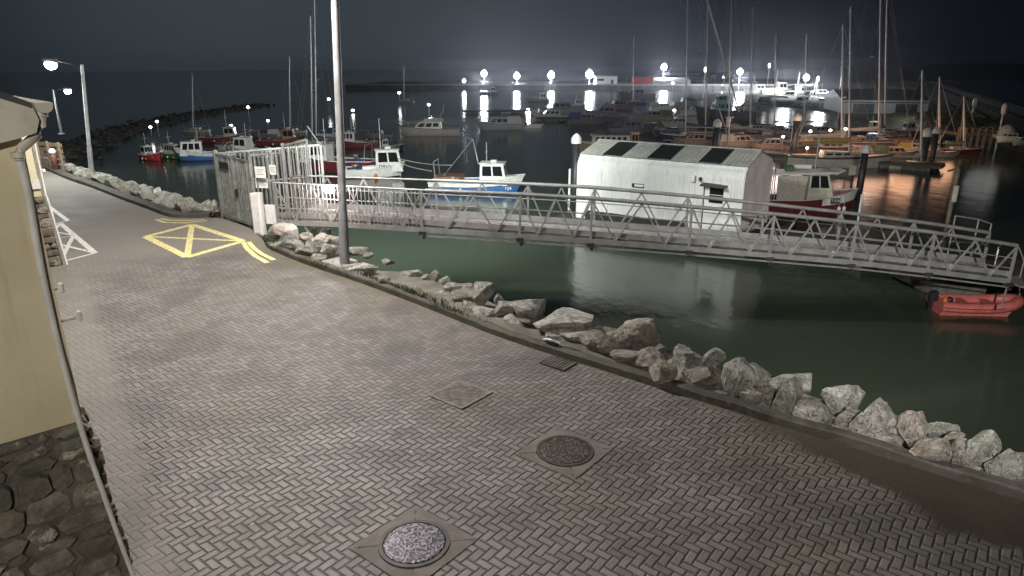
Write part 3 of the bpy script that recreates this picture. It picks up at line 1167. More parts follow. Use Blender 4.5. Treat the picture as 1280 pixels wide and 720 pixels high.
q = P(357, 301, -.05)
t = thing('concrete_block', 'smooth pale concrete abutment block below the gangway landing', 'concrete block', (q.x, q.y + .1, -.5), R(-20))
MB().box((-.05, 0, .4), (.68, .5, .95), ch=.11).build('block', mat('pale_concrete', (.42, .4, .36), .8, 0, .2, 3, (.2, .19, .15), .4, .3, 30), t)
mb = MB()
for x_ in (.5, .95):
    MB().box((x_, .55, .1), (.1, .12, 1.2)).build('support', dark_metal, t)

# ------------------------------------------------------------------ gangway
GY, GF = 18.3, 19.75
near_top = [(345, 228.5), (431, 232.5), (527, 237.5), (650, 242.5), (739, 248), (802, 253), (863, 258.5), (960, 266.5), (1067, 278), (1164, 290), (1266, 306)]
far_top = [(372, 220), (405, 220.5), (525, 224.5), (640, 229), (739, 234), (802, 239.5), (863, 245), (960, 255), (1067, 267), (1164, 279.5), (1237, 291)]
near_bot = [(345, 280.5), (431, 284), (527, 290), (650, 298), (739, 304.5), (863, 314), (960, 322), (1067, 331), (1164, 342), (1266, 355)]


def prof_fn(pix, Y):
    ps = [PY(x, y, Y) for x, y in pix]

    def f(x):
        if x <= ps[0].x:
            a, b_ = ps[0], ps[1]
        elif x >= ps[-1].x:
            a, b_ = ps[-2], ps[-1]
        else:
            k = next(i for i in range(len(ps) - 1) if ps[i].x <= x <= ps[i + 1].x)
            a, b_ = ps[k], ps[k + 1]
        return a.z + (b_.z - a.z) * (x - a.x) / (b_.x - a.x)
    return f


zt, zf, zb = prof_fn(near_top, GY), prof_fn(far_top, GF), prof_fn(near_bot, GY)
gx = lambda px, py, Y=GY: PY(px, py, Y).x
posts_px = [(527, 260), (650, 270), (739, 276), (863, 286), (965, 293), (1067, 304), (1164, 316), (1266, 330)]
post_x = [gx(*p) for p in posts_px]
X0, X1 = gx(345, 255), post_x[-1]
G = thing('gangway', 'long silver truss gangway sloping down from the gate across the water', 'gangway', (0, 0, 0))
gal = mat('gangway_alloy', (.38, .38, .37), .42, .5, .2, 3, (.25, .22, .18), .35)
deck_m = mat('gangway_deck', (.3, .29, .27), .7, .1, .3, 5, (.14, .12, .09), .5)
step = [X0 + (X1 - X0) * i / 40 for i in range(41)]
for Y, top in ((GY, zt), (GF, zf)):
    xe = X1 if Y == GY else gx(1237, 292, GF)
    xs = [X0 + (xe - X0) * i / 40 for i in range(41)]
    H = lambda x: top(x) - zb(x)
    mb = MB()
    mb.tube([(x, Y, top(x)) for x in xs if x >= post_x[0] - .01], .055, 8)
    mb.tube([(x, Y, top(x)) for x in xs if x <= post_x[0] + .3], .03, 8)
    mb.build('top_rail', gal, G)
    mb = MB()
    for a_, b_ in zip(xs, xs[1:]):
        mb.bar((a_, Y, zb(a_) + .07), (b_, Y, zb(b_) + .07), .08, .14)
    mb.build('bottom_chord', gal, G)
    for k, fr in enumerate((.4, .66)):
        mb = MB()
        mb.tube([(x, Y + .02, zb(x) + H(x) * fr) for x in xs], .016, 6)
        mb.build('middle_rail', gal, G)
    mb = MB()
    for a_, b_ in zip(xs, xs[1:]):
        mb.bar((a_, Y + (.05 if Y == GY else -.05), zb(a_) + .27), (b_, Y + (.05 if Y == GY else -.05), zb(b_) + .27), .012, .14 if Y == GY else .2)
    mb.build('kick_plate', gal, G)
    # posts and the W of diagonals
    allp = [X0] + post_x if Y == GY else [X0] + [x + .25 for x in post_x[:-1]] + [xe]
    for i, x in enumerate(allp):
        mb = MB()
        mb.bar((x, Y, zb(x) - .03), (x, Y, top(x)), .06, .06)
        mb.build('post', gal, G)
        if i > 0 and Y == GY:
            mb = MB()
            mb.box((x, Y - .02, zb(x) - .02), (.2, .16, .1))
            mb.tube([(x + .04, Y - .06, zb(x) - .15), (x + .04, Y + .04, zb(x) - .15)], .05, 8)
            mb.build('roller_bracket', dark_metal, G)
    for a_, b_ in zip(allp, allp[1:]):
        xs4 = [a_ + (b_ - a_) * k / 4 for k in range(5)]
        if a_ == X0:
            xs4 = [a_ + (b_ - a_) * k / 8 for k in range(9)]
        for k in range(len(xs4) - 1):
            u, v = xs4[k], xs4[k + 1]
            p0 = (u, Y, top(u) - .04 if k % 2 == 0 else zb(u) + .12)
            p1 = (v, Y, zb(v) + .12 if k % 2 == 0 else top(v) - .04)
            mb = MB()
            mb.bar(p0, p1, .04, .04)
            mb.build('diagonal', gal, G)
# balustrade of thin bars on the shore span
nb_ = 38
for k in range(nb_):
    x = X0 + (post_x[0] - X0) * (k + .5) / nb_
    mb = MB()
    mb.tube([(x, GY - .045, zb(x) + .1), (x, GY - .045, zt(x) - .02)], .011, 5)
    mb.build('baluster', gal, G)
mb = MB()
rows = [[Vector((x, GY + .04, zb(x) + .16)) for x in step], [Vector((x, GF - .04, zb(x) + .16)) for x in step]]
mb.grid(rows, False)
rows = [[Vector((x, GY + .04, zb(x) + .11)) for x in step], [Vector((x, GF - .04, zb(x) + .11)) for x in step]]
mb.grid(rows, False, True)
for x in step[::1]:
    mb.box((x, (GY + GF) / 2, zb(x) + .17), (.03, GF - GY - .16, .02))
mb.build('deck', deck_m, G)
mb = MB()
for i, x in enumerate(step[::2]):
    mb.bar((x, GY, zb(x) + .05), (x, GF, zb(x) + .05), .06, .08)
mb.build('cross_beams', gal, G)
mb = MB()
for px, py in ((500, 300), (380, 292)):
    pass
for a_, b_ in zip(step, step[1:]):
    if a_ > post_x[0] - .2:
        mb.bar((a_, GY - .02, zb(a_) - .1), (b_, GY - .02, zb(b_) - .1), .05, .04)
mb.build('service_pipe', gal, G)
# brackets that hang under the landing end
mb = MB()
for px in (392,):
    x = gx(px, 285)
    mb.bar((x - .25, GY, zb(x)), (x, GY + .1, zb(x) - .5), .05, .05)
    mb.bar((x + .3, GY, zb(x)), (x, GY + .1, zb(x) - .5), .05, .05)
    mb.bar((x - .55, GY, zb(x)), (x - .6, GY + .1, zb(x) - .22), .05, .05)
mb.build('hanger_bracket', gal, G)
mb = MB()
xe = X1
mb.bar((xe, GY, zb(xe)), (xe - .02, GY + .05, zb(xe) - .75), .035, .035)
mb.build('end_leg', gal, G)

# small bright lamp on the gangway rail behind the lamp post
q = PY(411.5, 237, GY - .1)
t = thing('bulkhead_lamp', 'small glowing lamp fixed to the gangway rail behind the lamp post', 'lamp', q)
MB().lathe((0, 0, -.06), [(.1, -.02), (.14, .03), (.14, .13), (.08, .18)], 12).build('lens', emit('pink_lens', (1, .84, .78), 22), t)
MB().box((0, .09, -.02), (.16, .08, .2), ch=.01).build('housing', galv, t)
point('gangway_light', q + Vector((.05, -.25, -.05)), 38, (1, .82, .74), .1)
# ------------------------------------------------------------------ rocks
def rock_mesh(name, seed, sub=4, cuts=16, rough=.075):
    bm = bmesh.new()
    bmesh.ops.create_icosphere(bm, subdivisions=sub, radius=1)
    co = np.array([v.co[:] for v in bm.verts])
    r = np.random.RandomState(seed)
    for _ in range(cuts):
        n = r.normal(size=3)
        n /= np.linalg.norm(n)
        d = r.uniform(.45, .85)
        s = co @ n
        ov = np.maximum(s - d, 0)
        co -= np.outer(ov * .97, n)
    for v, c in zip(bm.verts, co):
        p = Vector(c) * 1.7 + Vector((seed * 3.1, 0, 0))
        k = mnoise.fractal(p * 1.3, .8, 2.1, 5) * rough + abs(mnoise.noise(p * 1.1)) * rough * 1.2
        v.co = Vector(c) * (1 + k)
    me = bpy.data.meshes.new(name)
    # normalise to unit half extents
    cs = np.array([v.co[:] for v in bm.verts])
    lo, hi = cs.min(0), cs.max(0)
    for v in bm.verts:
        v.co = Vector(((v.co[i] - (lo[i] + hi[i]) / 2) / ((hi[i] - lo[i]) / 2) for i in range(3)))
    bm.to_mesh(me)
    bm.free()
    return me


def rock_material(name, c0, c1, tint, moss):
    m, nt, b = new_mat(name)
    o = OBJ(nt)
    inf = NN(nt, 'ShaderNodeObjectInfo')
    off = NN(nt, 'ShaderNodeVectorMath', operation='ADD')
    nt.links.new(o, off.inputs[0])
    cx = NN(nt, 'ShaderNodeCombineXYZ')
    setin(nt, cx.inputs[0], MA(nt, 'MULTIPLY', inf.outputs['Random'], 50))
    nt.links.new(cx.outputs[0], off.inputs[1])
    v = off.outputs[0]
    c = MIX(nt, SS(nt, NOISE(nt, v, 1.6, 6, .7), .38, .62), c0, c1)
    c = MIX(nt, MA(nt, 'MULTIPLY', SS(nt, NOISE(nt, v, 3.5, 6, .75, .6), .54, .64), .75), c, tint)
    cr = NOISE(nt, v, 1.5, 4, .6, 1.4)
    crack = SS(nt, MA(nt, 'ABSOLUTE', MA(nt, 'SUBTRACT', cr, .5)), .022, .0)
    c = MIX(nt, MA(nt, 'MULTIPLY', crack, .9), c, (.05, .045, .035))
    c = MIX(nt, MA(nt, 'MULTIPLY', SS(nt, NOISE(nt, v, .9, 4), .5, .64), .6), c, moss)
    nt.links.new(c, b.inputs['Base Color'])
    b.inputs['Roughness'].default_value = .8
    h = MA(nt, 'ADD', NOISE(nt, v, 3, 8, .72), MA(nt, 'MULTIPLY', crack, -.25))
    BUMP(nt, b, h, .9, .18)
    return m


rock_m = rock_material('limestone', (.42, .41, .36), (.68, .67, .61), (.15, .14, .11), (.26, .26, .17))
rock_pink = rock_material('pinkish_limestone', (.42, .38, .33), (.63, .58, .51), (.3, .2, .15), (.3, .25, .17))
rock_brown = rock_material('brown_stained_rock', (.36, .335, .28), (.58, .55, .48), (.18, .16, .125), (.2, .18, .1))
rock_green = rock_material('greenish_rock', (.34, .35, .3), (.57, .58, .51), (.15, .15, .11), (.24, .26, .17))
RM = {'w': rock_m, 'p': rock_pink, 'b': rock_brown, 'g': rock_green}
rock_n = [0]


def rock(px, by, w, h, label=None, m='w', z0=0.0, group='boulders along the kerb', me=None):
    """boulder whose outline in the photo is w by h pixels with its foot at (px, by)"""
    rock_n[0] += 1
    k = rock_n[0]
    pb = P(px, by, z0)
    d = depth(pb)
    rx = w / 2 * d / FPX
    ry = rx * rnd.uniform(.75, .95)
    pitch = math.atan2(CAM_H, pb.y)
    hh = h / 2 * d / FPX
    rz_ = math.sqrt(max(hh * hh - (ry * math.sin(pitch)) ** 2, (hh * .8) ** 2)) / math.cos(pitch)
    if me is None:
        me = rock_mesh('boulder', k * 13 + 5)
        me.materials.append(RM[m])
    o = bpy.data.objects.new('boulder', me)
    COL.objects.link(o)
    q = PY(px, by - h * .52, pb.y + ry * .85)
    rzr = rnd.uniform(-.25, .25)
    co = np.array([v.co[:] for v in me.vertices])
    cr, sr = math.cos(rzr), math.sin(rzr)
    sc = np.array([rx, ry * 1.15, rz_])
    loc = np.array([q.x, pb.y + ry * .9, q.z])
    g_ = 1.3 if px < 640 else 1.3
    w, h = w * g_, h * g_
    for _ in range(6):
        p = co * sc
        p = np.stack([p[:, 0] * cr - p[:, 1] * sr, p[:, 0] * sr + p[:, 1] * cr, p[:, 2]], 1) + loc
        dd = p[:, 1] * CP + (CAM_H - p[:, 2]) * SP
        u = 640 + FPX * p[:, 0] / dd
        v = 360 + FPX * ((CAM_H - p[:, 2]) * CP - p[:, 1] * SP) / dd
        sc[0] *= w / (u.max() - u.min())
        f = h / (v.max() - v.min())
        sc[2] = max(sc[2] * f ** 1.4, sc[0] * .38)
        sc[1] = min(max(sc[0] * .75, .08), sc[2] * 1.6)
        loc[0] += (px - (u.max() + u.min()) / 2) * d / FPX
        loc[2] += ((v.max() + v.min()) / 2 - (by - h / 2)) * d / FPX / CP
        loc[1] = pb.y + sc[1] * .85 + .06
    o.location = loc
    o.scale = sc
    o.rotation_euler = (0, 0, rzr)
    tag(o, label, 'boulder', group)
    return o


ROCKS = [
 (343, 302, 17, 15, 'rounded pinkish boulder at the foot of the tall white cabinet', 'p'),
 (360, 306, 18, 13, 'mossy boulder in front of the pale abutment block', 'g'),
 (364, 313, 24, 12, 'low wide greenish boulder touching the kerb grass by the gate', 'g'),
 (386, 303, 22, 10, 'flat topped pale boulder under the gangway hanger', 'w', -.2),
 (404, 306, 22, 12, 'flat pale boulder beside the lamp post on the water side', 'w', -.2),
 (421, 312, 16, 13, 'round pale boulder touching the foot of the lamp post', 'w', -.1),
 (395, 319, 22, 17, 'pale angular boulder before the lamp post, topmost of its heap', 'w'),
 (413, 324, 19, 15, 'cracked boulder leaning on the lamp post base', 'w'),
 (380, 323, 19, 13, 'greenish weathered boulder beside the kerb, second from the lamp post', 'g'),
 (398, 328, 17, 9, 'small dark boulder at the kerb before the lamp post', 'b'),
 (346, 313, 15, 9, 'small mossy stone between cabinet boulders and kerb', 'g'),
 (447, 320, 20, 9, 'low pale boulder just past the lamp post base slab', 'w', -.1),
 (461, 324, 11, 7, 'tiny pale stone between lamp post slab and water', 'w', -.1),
 (460, 342, 20, 9, 'white low stone lying on the apron by the lamp post slab', 'w', .05),
 (480, 353, 13, 6, 'white broken stone on the grass patch behind the kerb', 'w', .06),
 (486, 332, 14, 7, 'flat sliver of rock on the outer apron edge past the lamp post', 'w', -.1),
 (515, 349, 22, 9, 'long low pale boulder at the outer apron edge', 'w', -.1),
 (533, 354, 11, 9, 'little grey stone beside a round white boulder', 'w', -.1),
 (543, 355, 15, 14, 'round white boulder above the apron edge with a grey stone beside it', 'w', -.1),
 (556, 358, 13, 10, 'small leaning stone next to the round white boulder', 'w', -.1),
 (566, 364, 20, 9, 'flat pale stone under a longer striped boulder', 'w', -.05),
 (583, 368, 20, 11, 'pale striped boulder behind the long dark based one', 'w', -.15),
 (580, 378, 26, 14, 'long dark based boulder beside the tall dome shaped one', 'b', 0),
 (606, 384, 24, 25, 'tall dome shaped pale boulder standing upright at the apron edge', 'w'),
 (624, 382, 11, 12, 'small white stone behind the tall dome shaped boulder', 'w', -.1),
 (631, 394, 22, 14, 'low rough boulder with dark underside past the dome shaped one', 'w'),
 (641, 388, 12, 8, 'small pale rock wedged before a big angular boulder', 'w', -.1),
 (661, 406, 34, 25, 'big angular pyramid boulder with smooth pale faces', 'w'),
 (656, 404, 14, 5, 'thin flat stone lying under the angular pyramid boulder', 'w', .05),
 (705, 419, 58, 23, 'widest pale boulder with deep dark cracks near the litter scrap', 'w'),
 (722, 424, 36, 9, 'flat ledge of rock projecting under the widest cracked boulder', 'w', .02),
 (742, 437, 26, 20, 'yellowish angular boulder beside the widest cracked boulder', 'b'),
 (757, 426, 26, 14, 'pale round topped boulder behind the brown faced block', 'w', -.15),
 (768, 444, 34, 25, 'brown faced blocky boulder before the biggest pinkish boulder', 'b'),
 (797, 444, 44, 36, 'biggest pinkish boulder with a smooth white top', 'p', -.05),
 (822, 443, 19, 12, 'small square grey block behind the biggest pinkish boulder', 'g', -.25),
 (783, 452, 32, 10, 'low rubbly rock between biggest pinkish boulder and apron', 'b', .02),
 (814, 459, 34, 20, 'broad low brownish boulder past the biggest pinkish boulder', 'p'),
 (838, 458, 26, 15, 'pale layered boulder behind the round fronted kerb boulder', 'w', -.12),
 (829, 481, 28, 22, 'round fronted pale boulder resting right on the kerb', 'p'),
 (852, 457, 24, 18, 'smooth pale boulder on the water side of a jagged block', 'g', -.25),
 (862, 475, 34, 28, 'jagged block of rock with a pale knob on top', 'g'),
 (892, 467, 24, 22, 'rough pale boulder with small pits behind the dark wedge', 'w', -.2),
 (882, 497, 42, 27, 'dark wedge shaped boulder with a pale sloping top at the kerb', 'b'),
 (903, 501, 17, 8, 'small white stone at the kerb beside the dark wedge boulder', 'w', .05),
 (919, 503, 40, 41, 'large rough boulder with a knobbly pale crest near the dark wedge', 'w'),
 (948, 496, 26, 30, 'grey smooth boulder with a notch behind a dark hollow', 'g', -.15),
 (940, 512, 26, 18, 'dark shaded low rock at the kerb past the knobbly boulder', 'b', .0),
 (956, 511, 24, 20, 'dark hollow sided rock behind the kerb below the smooth grey boulder', 'b', -.05),
 (988, 496, 42, 20, 'twin humped pale boulder on the water side of a leaning one', 'w', -.3),
 (983, 526, 33, 40, 'tall leaning boulder with a dark cut at its foot', 'g'),
 (1006, 507, 14, 9, 'small stone wedged behind the tall leaning boulder', 'w', -.2),
 (1017, 539, 42, 30, 'square faced pitted boulder at the kerb beside the tall leaning one', 'w'),
 (1021, 514, 22, 9, 'flat pale rock on top behind the square faced boulder', 'w', -.25),
 (1054, 530, 44, 35, 'steep pale peak shaped boulder at the back of the row', 'w', -.15),
 (1064, 546, 36, 26, 'dark fronted boulder below the steep pale peak', 'b', -.05),
 (1049, 549, 20, 11, 'small purplish stone at the kerb under the steep peak', 'p', .0),
 (1093, 560, 50, 46, 'huge sloping pale boulder with a grey side past the steep peak', 'w'),
 (1107, 566, 38, 22, 'rounded pale boulder at the kerb in front of the huge sloping one', 'w', .02),
 (1123, 551, 22, 22, 'slim pale rock behind the huge sloping boulder', 'g', -.2),
 (1140, 574, 32, 44, 'upright pointed boulder with brown streaks down its face', 'p', -.02),
 (1176, 562, 40, 24, 'flat topped greenish boulder at the back with a reddish neighbour', 'g', -.2),
 (1196, 574, 32, 24, 'reddish nose shaped boulder pointing along the bank', 'p', -.15),
 (1167, 590, 48, 30, 'long smooth pinkish boulder lying along the kerb', 'p'),
 (1205, 598, 24, 24, 'small squarish pinkish block beside the long smooth kerb boulder', 'p'),
 (1230, 600, 36, 46, 'tall greenish boulder with a split lower edge', 'g', -.02),
 (1256, 616, 40, 40, 'upright slab like boulder with dark vertical grooves', 'g'),
 (1272, 592, 26, 18, 'pale rock on the water side of the grooved slab', 'w', -.25),
 (1280, 616, 20, 22, 'dark boulder past the grooved slab at the frame edge', 'b'),
 (1300, 630, 40, 36, 'boulder beyond the grooved slab where the kerb leaves the view', 'w'),
]
for it in ROCKS:
    px, by, w_, h_, lab, m_ = it[:6]
    if px > 830:
        by -= 4
    rock(px, by, w_, h_, lab, m_, (it[6] if len(it) > 6 else 0.0) + (.12 if 440 < px < 850 else .05))

# smaller rubble pieces of the bank, shared meshes
pool = []
for k in range(10):
    me = rock_mesh('boulder', 900 + k, 3)
    me.materials.append([rock_m, rock_green, rock_m, rock_brown, rock_m][k % 5])
    pool.append(me)


def loose(line, t0, t1, n, dmin, dmax, smin, smax, label, group, z0=.05, slope=.5):
    m = len(line)
    for k in range(n):
        i = (t0 + (t1 - t0) * (k + rnd.random() * .8) / n) * (m - 1)
        p = line[int(i)].lerp(line[min(int(i) + 1, m - 1)], i - int(i))
        a, b_ = line[max(int(i) - 1, 0)], line[min(int(i) + 2, m - 1)]
        tg = (b_ - a).normalized()
        d_ = rnd.uniform(dmin, dmax)
        s_ = rnd.uniform(smin, smax)
        o = bpy.data.objects.new('boulder', rnd.choice(pool))
        COL.objects.link(o)
        o.location = p + Vector((tg.y, -tg.x, 0)) * d_ + Vector((0, 0, z0 - slope * (d_ - dmin) + s_ * .25))
        o.scale = (s_, s_ * rnd.uniform(.7, 1), s_ * rnd.uniform(.6, .95))
        o.rotation_euler = (rnd.uniform(-.4, .4), rnd.uniform(-.4, .4), rnd.uniform(0, 6.3))
        tag(o, label, 'boulder', group)


loose(kerb_b, .0, .97, 112, .5, 1.5, .18, .4, 'grey green boulder in the long rubble bank between gate and distant lamp post', 'rubble bank boulders beyond the gate', .12, .45)
loose(kerb_a, .06, .72, 80, .45, 1.25, .22, .36, 'dull boulder low on the bank behind the kerb side row', 'lower bank boulders', -.08, .7)
loose(kerb_a, .05, .6, 26, .45, .8, .08, .17, 'small dark stone wedged between the kerb and the big boulders', 'small stones behind the kerb', -.08, .3)

# litter of small grit on the kerb top is part of the kerb; far breakwater of rubble
mb = MB()
bw = [PY(30, 192, 48), PY(70, 184, 56), PY(110, 177, 68), PY(150, 170, 82), PY(200, 163, 98), PY(260, 157, 118), PY(330, 150, 145)]
bw = [Vector((p.x, p.y, WZ)) for p in bw]
sm_ = smooth_line(bw, 6)
rows = []
for d_, hgt in ((-3, -1.0), (-1.6, .2), (-.5, .8), (.5, .85), (1.6, .2), (3, -1.0)):
    row = []
    for i, p in enumerate(offset_line(sm_, d_)):
        f = 1 - .6 * i / len(sm_)
        row.append(Vector((p.x, p.y, WZ + hgt * f + .25 * mnoise.noise(p * .9))))
    rows.append(row)
struct(mb.grid(rows, False).build('breakwater_terrain', bank_m))
mb = MB()
r2 = random.Random(3)
base_v = [Vector(v.co) for v in pool[0].vertices]
ico = bmesh.new()
bmesh.ops.create_icosphere(ico, subdivisions=1, radius=1)
iv = [v.co.copy() for v in ico.verts]
ifc = [tuple(v.index for v in f.verts) for f in ico.faces]
for k in range(520):
    i = r2.random() * (len(sm_) - 1)
    p = sm_[int(i)].lerp(sm_[min(int(i) + 1, len(sm_) - 1)], i - int(i))
    f = 1 - .6 * i / len(sm_)
    c_ = p + Vector((r2.gauss(0, 1.0), r2.gauss(0, 1.0), (.6 + r2.gauss(0, .25)) * f))
    s_ = r2.uniform(.18, .42)
    q_ = [Vector((v.x * r2.uniform(.7, 1.2), v.y * r2.uniform(.7, 1.2), v.z * r2.uniform(.5, .9))) * s_ + c_ for v in iv]
    mb.add(q_, ifc)
ico.free()
struct(mb.build('rubble', mat('dark_rubble', (.06, .063, .055), .9, 0, .5, 2), fix=False), 'stuff')
# ------------------------------------------------------------------ hut on its pontoon
FR = PY(922, 300, 27.57)
FR.z = 0
e1 = Vector((-.819, .574, 0)).normalized()             # along the front, from the near corner towards the far one
e2 = Vector((.574, .819, 0)).normalized()              # along the gable end
HL, HW, HZ, HH, HR = 7.7, 4.1, -2.45, 2.95, 3.45
sheet_w, nt, b = new_mat('white_ribbed_sheet')
o = OBJ(nt)
c = MIX(nt, SS(nt, NOISE(nt, o, .8, 4), .35, .65), (.6, .62, .6), (.74, .75, .72))
mpv = NN(nt, 'ShaderNodeMapping')
nt.links.new(o, mpv.inputs['Vector'])
mpv.inputs['Scale'].default_value = (5, 5, .4)
c = MIX(nt, MA(nt, 'MULTIPLY', SS(nt, NOISE(nt, mpv.outputs[0], 1.3, 5, .7), .52, .7), .45), c, (.38, .38, .33))
nt.links.new(c, b.inputs['Base Color'])
b.inputs['Roughness'].default_value = .5
roof_sheet = mat('pale_roof_sheet', (.5, .51, .46), .6, 0, .2, 2, (.2, .2, .15), .6)
sky_dark = mat('dark_rooflight', (.025, .03, .028), .35, 0, .3, 5)
hut = thing('floating_hut', 'white ribbed metal hut with three dark rooflights on its pontoon', 'hut', (FR.x, FR.y, HZ))
Z = Vector((0, 0, 1))


def hp(u, v, z):
    """u along the front (0 at the near corner), v depth, z height"""
    return e1 * u + e2 * v + Z * z


rc = .5
arc = [(0, .0), (0, HH - rc)] + [(rc * (1 - math.cos(a)), HH - rc + rc * math.sin(a) * 1.0) for a in (R(18), R(36), R(54))]
sl_ = (HR - HH - .02) / (HW / 2 - .2)
arc += [(.26, HH + .01), (HW / 2, HR)]
arc += [(HW - a, z_) for a, z_ in arc[-2::-1]]
# front wall with ribs
mb = MB()
nr = 64
rows = []
zs_ = [0, HH - rc] + [HH - rc + rc * math.sin(R(a)) for a in (18, 36, 54)] + [HH + .01]
vs_ = [0, 0] + [rc * (1 - math.cos(R(a))) for a in (18, 36, 54)] + [.26]
us = []
for i in range(nr):
    u0 = HL * i / nr
    w_ = HL / nr
    us += [(u0, 0), (u0 + w_ * .62, 0), (u0 + w_ * .72, .016), (u0 + w_ * .9, .016)]
us.append((HL, 0))
for z_, v_ in zip(zs_, vs_):
    rows.append([hp(u, v_ - dd, z_) for u, dd in us])
mb.grid(rows, False)
mb.build('front_wall', sheet_w, hut)
mb = MB()
# closed core so that the wall has depth
core = [hp(.03, a * .985 + .03, z_ - .03 if z_ > 0 else 0) for a, z_ in arc]
mb.prism(core, None, e1 * (HL - .06))
mb.build('inner_shell', sheet_w, hut)
# gable end, ribbed vertically
end_m, nt, b = new_mat('pinkish_ribbed_end')
o = OBJ(nt)
c = MIX(nt, SS(nt, NOISE(nt, o, 1.2, 4), .35, .65), (.62, .55, .52), (.74, .67, .64))
nt.links.new(c, b.inputs['Base Color'])
b.inputs['Roughness'].default_value = .5


def prof_z(v):
    for (a0, z0), (a1, z1) in zip(arc[1:], arc[2:]):
        if a0 <= v <= a1 + 1e-6:
            return z0 + (z1 - z0) * (v - a0) / max(a1 - a0, 1e-6)
    return HH - rc


for u, nm in ((-.004, 'gable_wall'), (HL + .004, 'gable_wall')):
    mb = MB()
    lo, hi = [], []
    for i in range(32):
        v0, w_ = HW * i / 32, HW / 32
        for f_, dd in ((0, 0), (.6, 0), (.7, .018), (.9, .018)):
            v = v0 + w_ * f_
            s_ = -1 if u < 0 else 1
            lo.append(hp(u + s_ * dd, v, 0))
            hi.append(hp(u + s_ * dd, v, prof_z(min(max(v, 0), HW))))
    lo.append(hp(u, HW, 0))
    hi.append(hp(u, HW, HH - rc))
    mb.grid([lo, hi], False)
    mb.build(nm, end_m if u < 0 else sheet_w, hut)
mb = MB()
ed_ = [hp(-.03, a, z_) for a, z_ in arc]
mb.tube(ed_, .035, 6)
mb.build('edge_trim', white_trim, hut)
mb = MB()
mb.tube([hp(HL + .02, a, z_) for a, z_ in arc], .035, 6)
mb.build('edge_trim', white_trim, hut)
# roof slopes with ribs across
for side in (0, 1):
    mb = MB()
    v0, v1 = (.2, HW / 2 + .02) if side == 0 else (HW - .2, HW / 2 - .02)
    r0, r1 = [], []
    for i in range(40):
        u0, w_ = -.05 + (HL + .1) * i / 40, (HL + .1) / 40
        for f_, dd in ((0, 0), (.7, 0), (.78, .022), (.94, .022)):
            r0.append(hp(u0 + w_ * f_, v0, HH + .035 + dd))
            r1.append(hp(u0 + w_ * f_, v1, HR + .035 + dd))
    mb.grid([r0, r1], False)
    ro = mb.build('roof_slope', roof_sheet, hut)
    if side == 0:
        for f0, f1 in ((.14, .265), (.43, .57), (.73, .855)):
            u0, u1 = HL * f0, HL * f1
            q = lambda u, f, d_: hp(u, v0 + (v1 - v0) * f, HH + .035 + (HR - HH) * f + d_)
            MB().hexa([q(u0, .04, .0), q(u1, .04, .0), q(u1, .93, .0), q(u0, .93, .0)], [q(u0, .04, .045), q(u1, .04, .045), q(u1, .93, .045), q(u0, .93, .045)]).build('rooflight', sky_dark, hut)
mb = MB()
mb.bar(hp(-.05, HW / 2, HR + .05), hp(HL + .05, HW / 2, HR + .05), .3, .03)
mb.build('ridge_cap', roof_sheet, hut)
nF = -e2


def on_front(px, py, off=.03):
    return PL(px, py, FR + nF * off, e2) - Vector((FR.x, FR.y, HZ))


def front_panel(mb, x0, y0, x1, y1, off, th):
    a, c = on_front(x0, y0, off), on_front(x1, y1, off)
    ua, uc = a.dot(e1), c.dot(e1)
    q = lambda u, z_, o_: hp(u, -o_, z_)
    mb.hexa([q(uc, c.z, off), q(ua, c.z, off), q(ua, c.z, off - th), q(uc, c.z, off - th)], [q(uc, a.z, off), q(ua, a.z, off), q(ua, a.z, off - th), q(uc, a.z, off - th)])


mb = MB()
front_panel(mb, 882, 229, 908, 292, .045, .045)
door = mb.build('door', white_pt, hut)
mb = MB()
front_panel(mb, 887.5, 234, 903, 255, .06, .03)
mb.build('window', glass, door)
mb = MB()
front_panel(mb, 886, 232.5, 904.5, 234, .07, .03)
front_panel(mb, 886, 255, 904.5, 256.5, .07, .03)
front_panel(mb, 886, 243.5, 904.5, 244.6, .07, .03)
mb.build('frame', white_trim, door)
mb = MB()
a, c = on_front(879, 229), on_front(910, 233)
mb.hexa([hp(a.dot(e1), -.02, a.z), hp(c.dot(e1), -.02, c.z), hp(c.dot(e1), -.45, c.z - .06), hp(a.dot(e1), -.45, a.z - .06)],
        [hp(a.dot(e1), -.02, a.z + .04), hp(c.dot(e1), -.02, c.z + .04), hp(c.dot(e1), -.45, c.z - .02), hp(a.dot(e1), -.45, a.z - .02)])
mb.build('canopy', dark_metal, hut)
mb = MB()
a, c = on_front(881, 231, .06), on_front(881, 292, .06)
mb.tube([a, Vector((a.x, a.y, c.z))], .022, 6)
mb.build('drain_pipe', dark_metal, hut)
mb = MB()
a = on_front(866, 223, .12)
mb.box(a, (.2, .12, .26), math.atan2(e1.y, e1.x), ch=.02)
mb.build('wall_light', white_pt, hut)
mb = MB()
a = on_front(875.5, 224, .12)
mb.box(a, (.1, .14, .16), math.atan2(e1.y, e1.x), ch=.015)
mb.build('security_camera', dark_metal, hut)
mb = MB()
front_panel(mb, 790, 229, 805, 235.5, .03, .012)
sg = mb.build('sign', black_pt, hut)
mb = MB()
front_panel(mb, 793, 230.2, 804, 234, .038, .008)
mb.build('sign_panel', white_pt, sg)
mb = MB()
front_panel(mb, 843, 257, 852, 264, .05, .05)
mb.build('meter_box', grey_gel, hut)
mb = MB()
front_panel(mb, 731, 276, 860, 279, .02, .012)
mb.build('dark_waterproof_band', dark_metal, hut)
# no lamp of its own: an added spot from the lamp post brightens the hut


dark_deck = mat('dark_pontoon_deck', (.075, .06, .05), .8, 0, .4, 3)


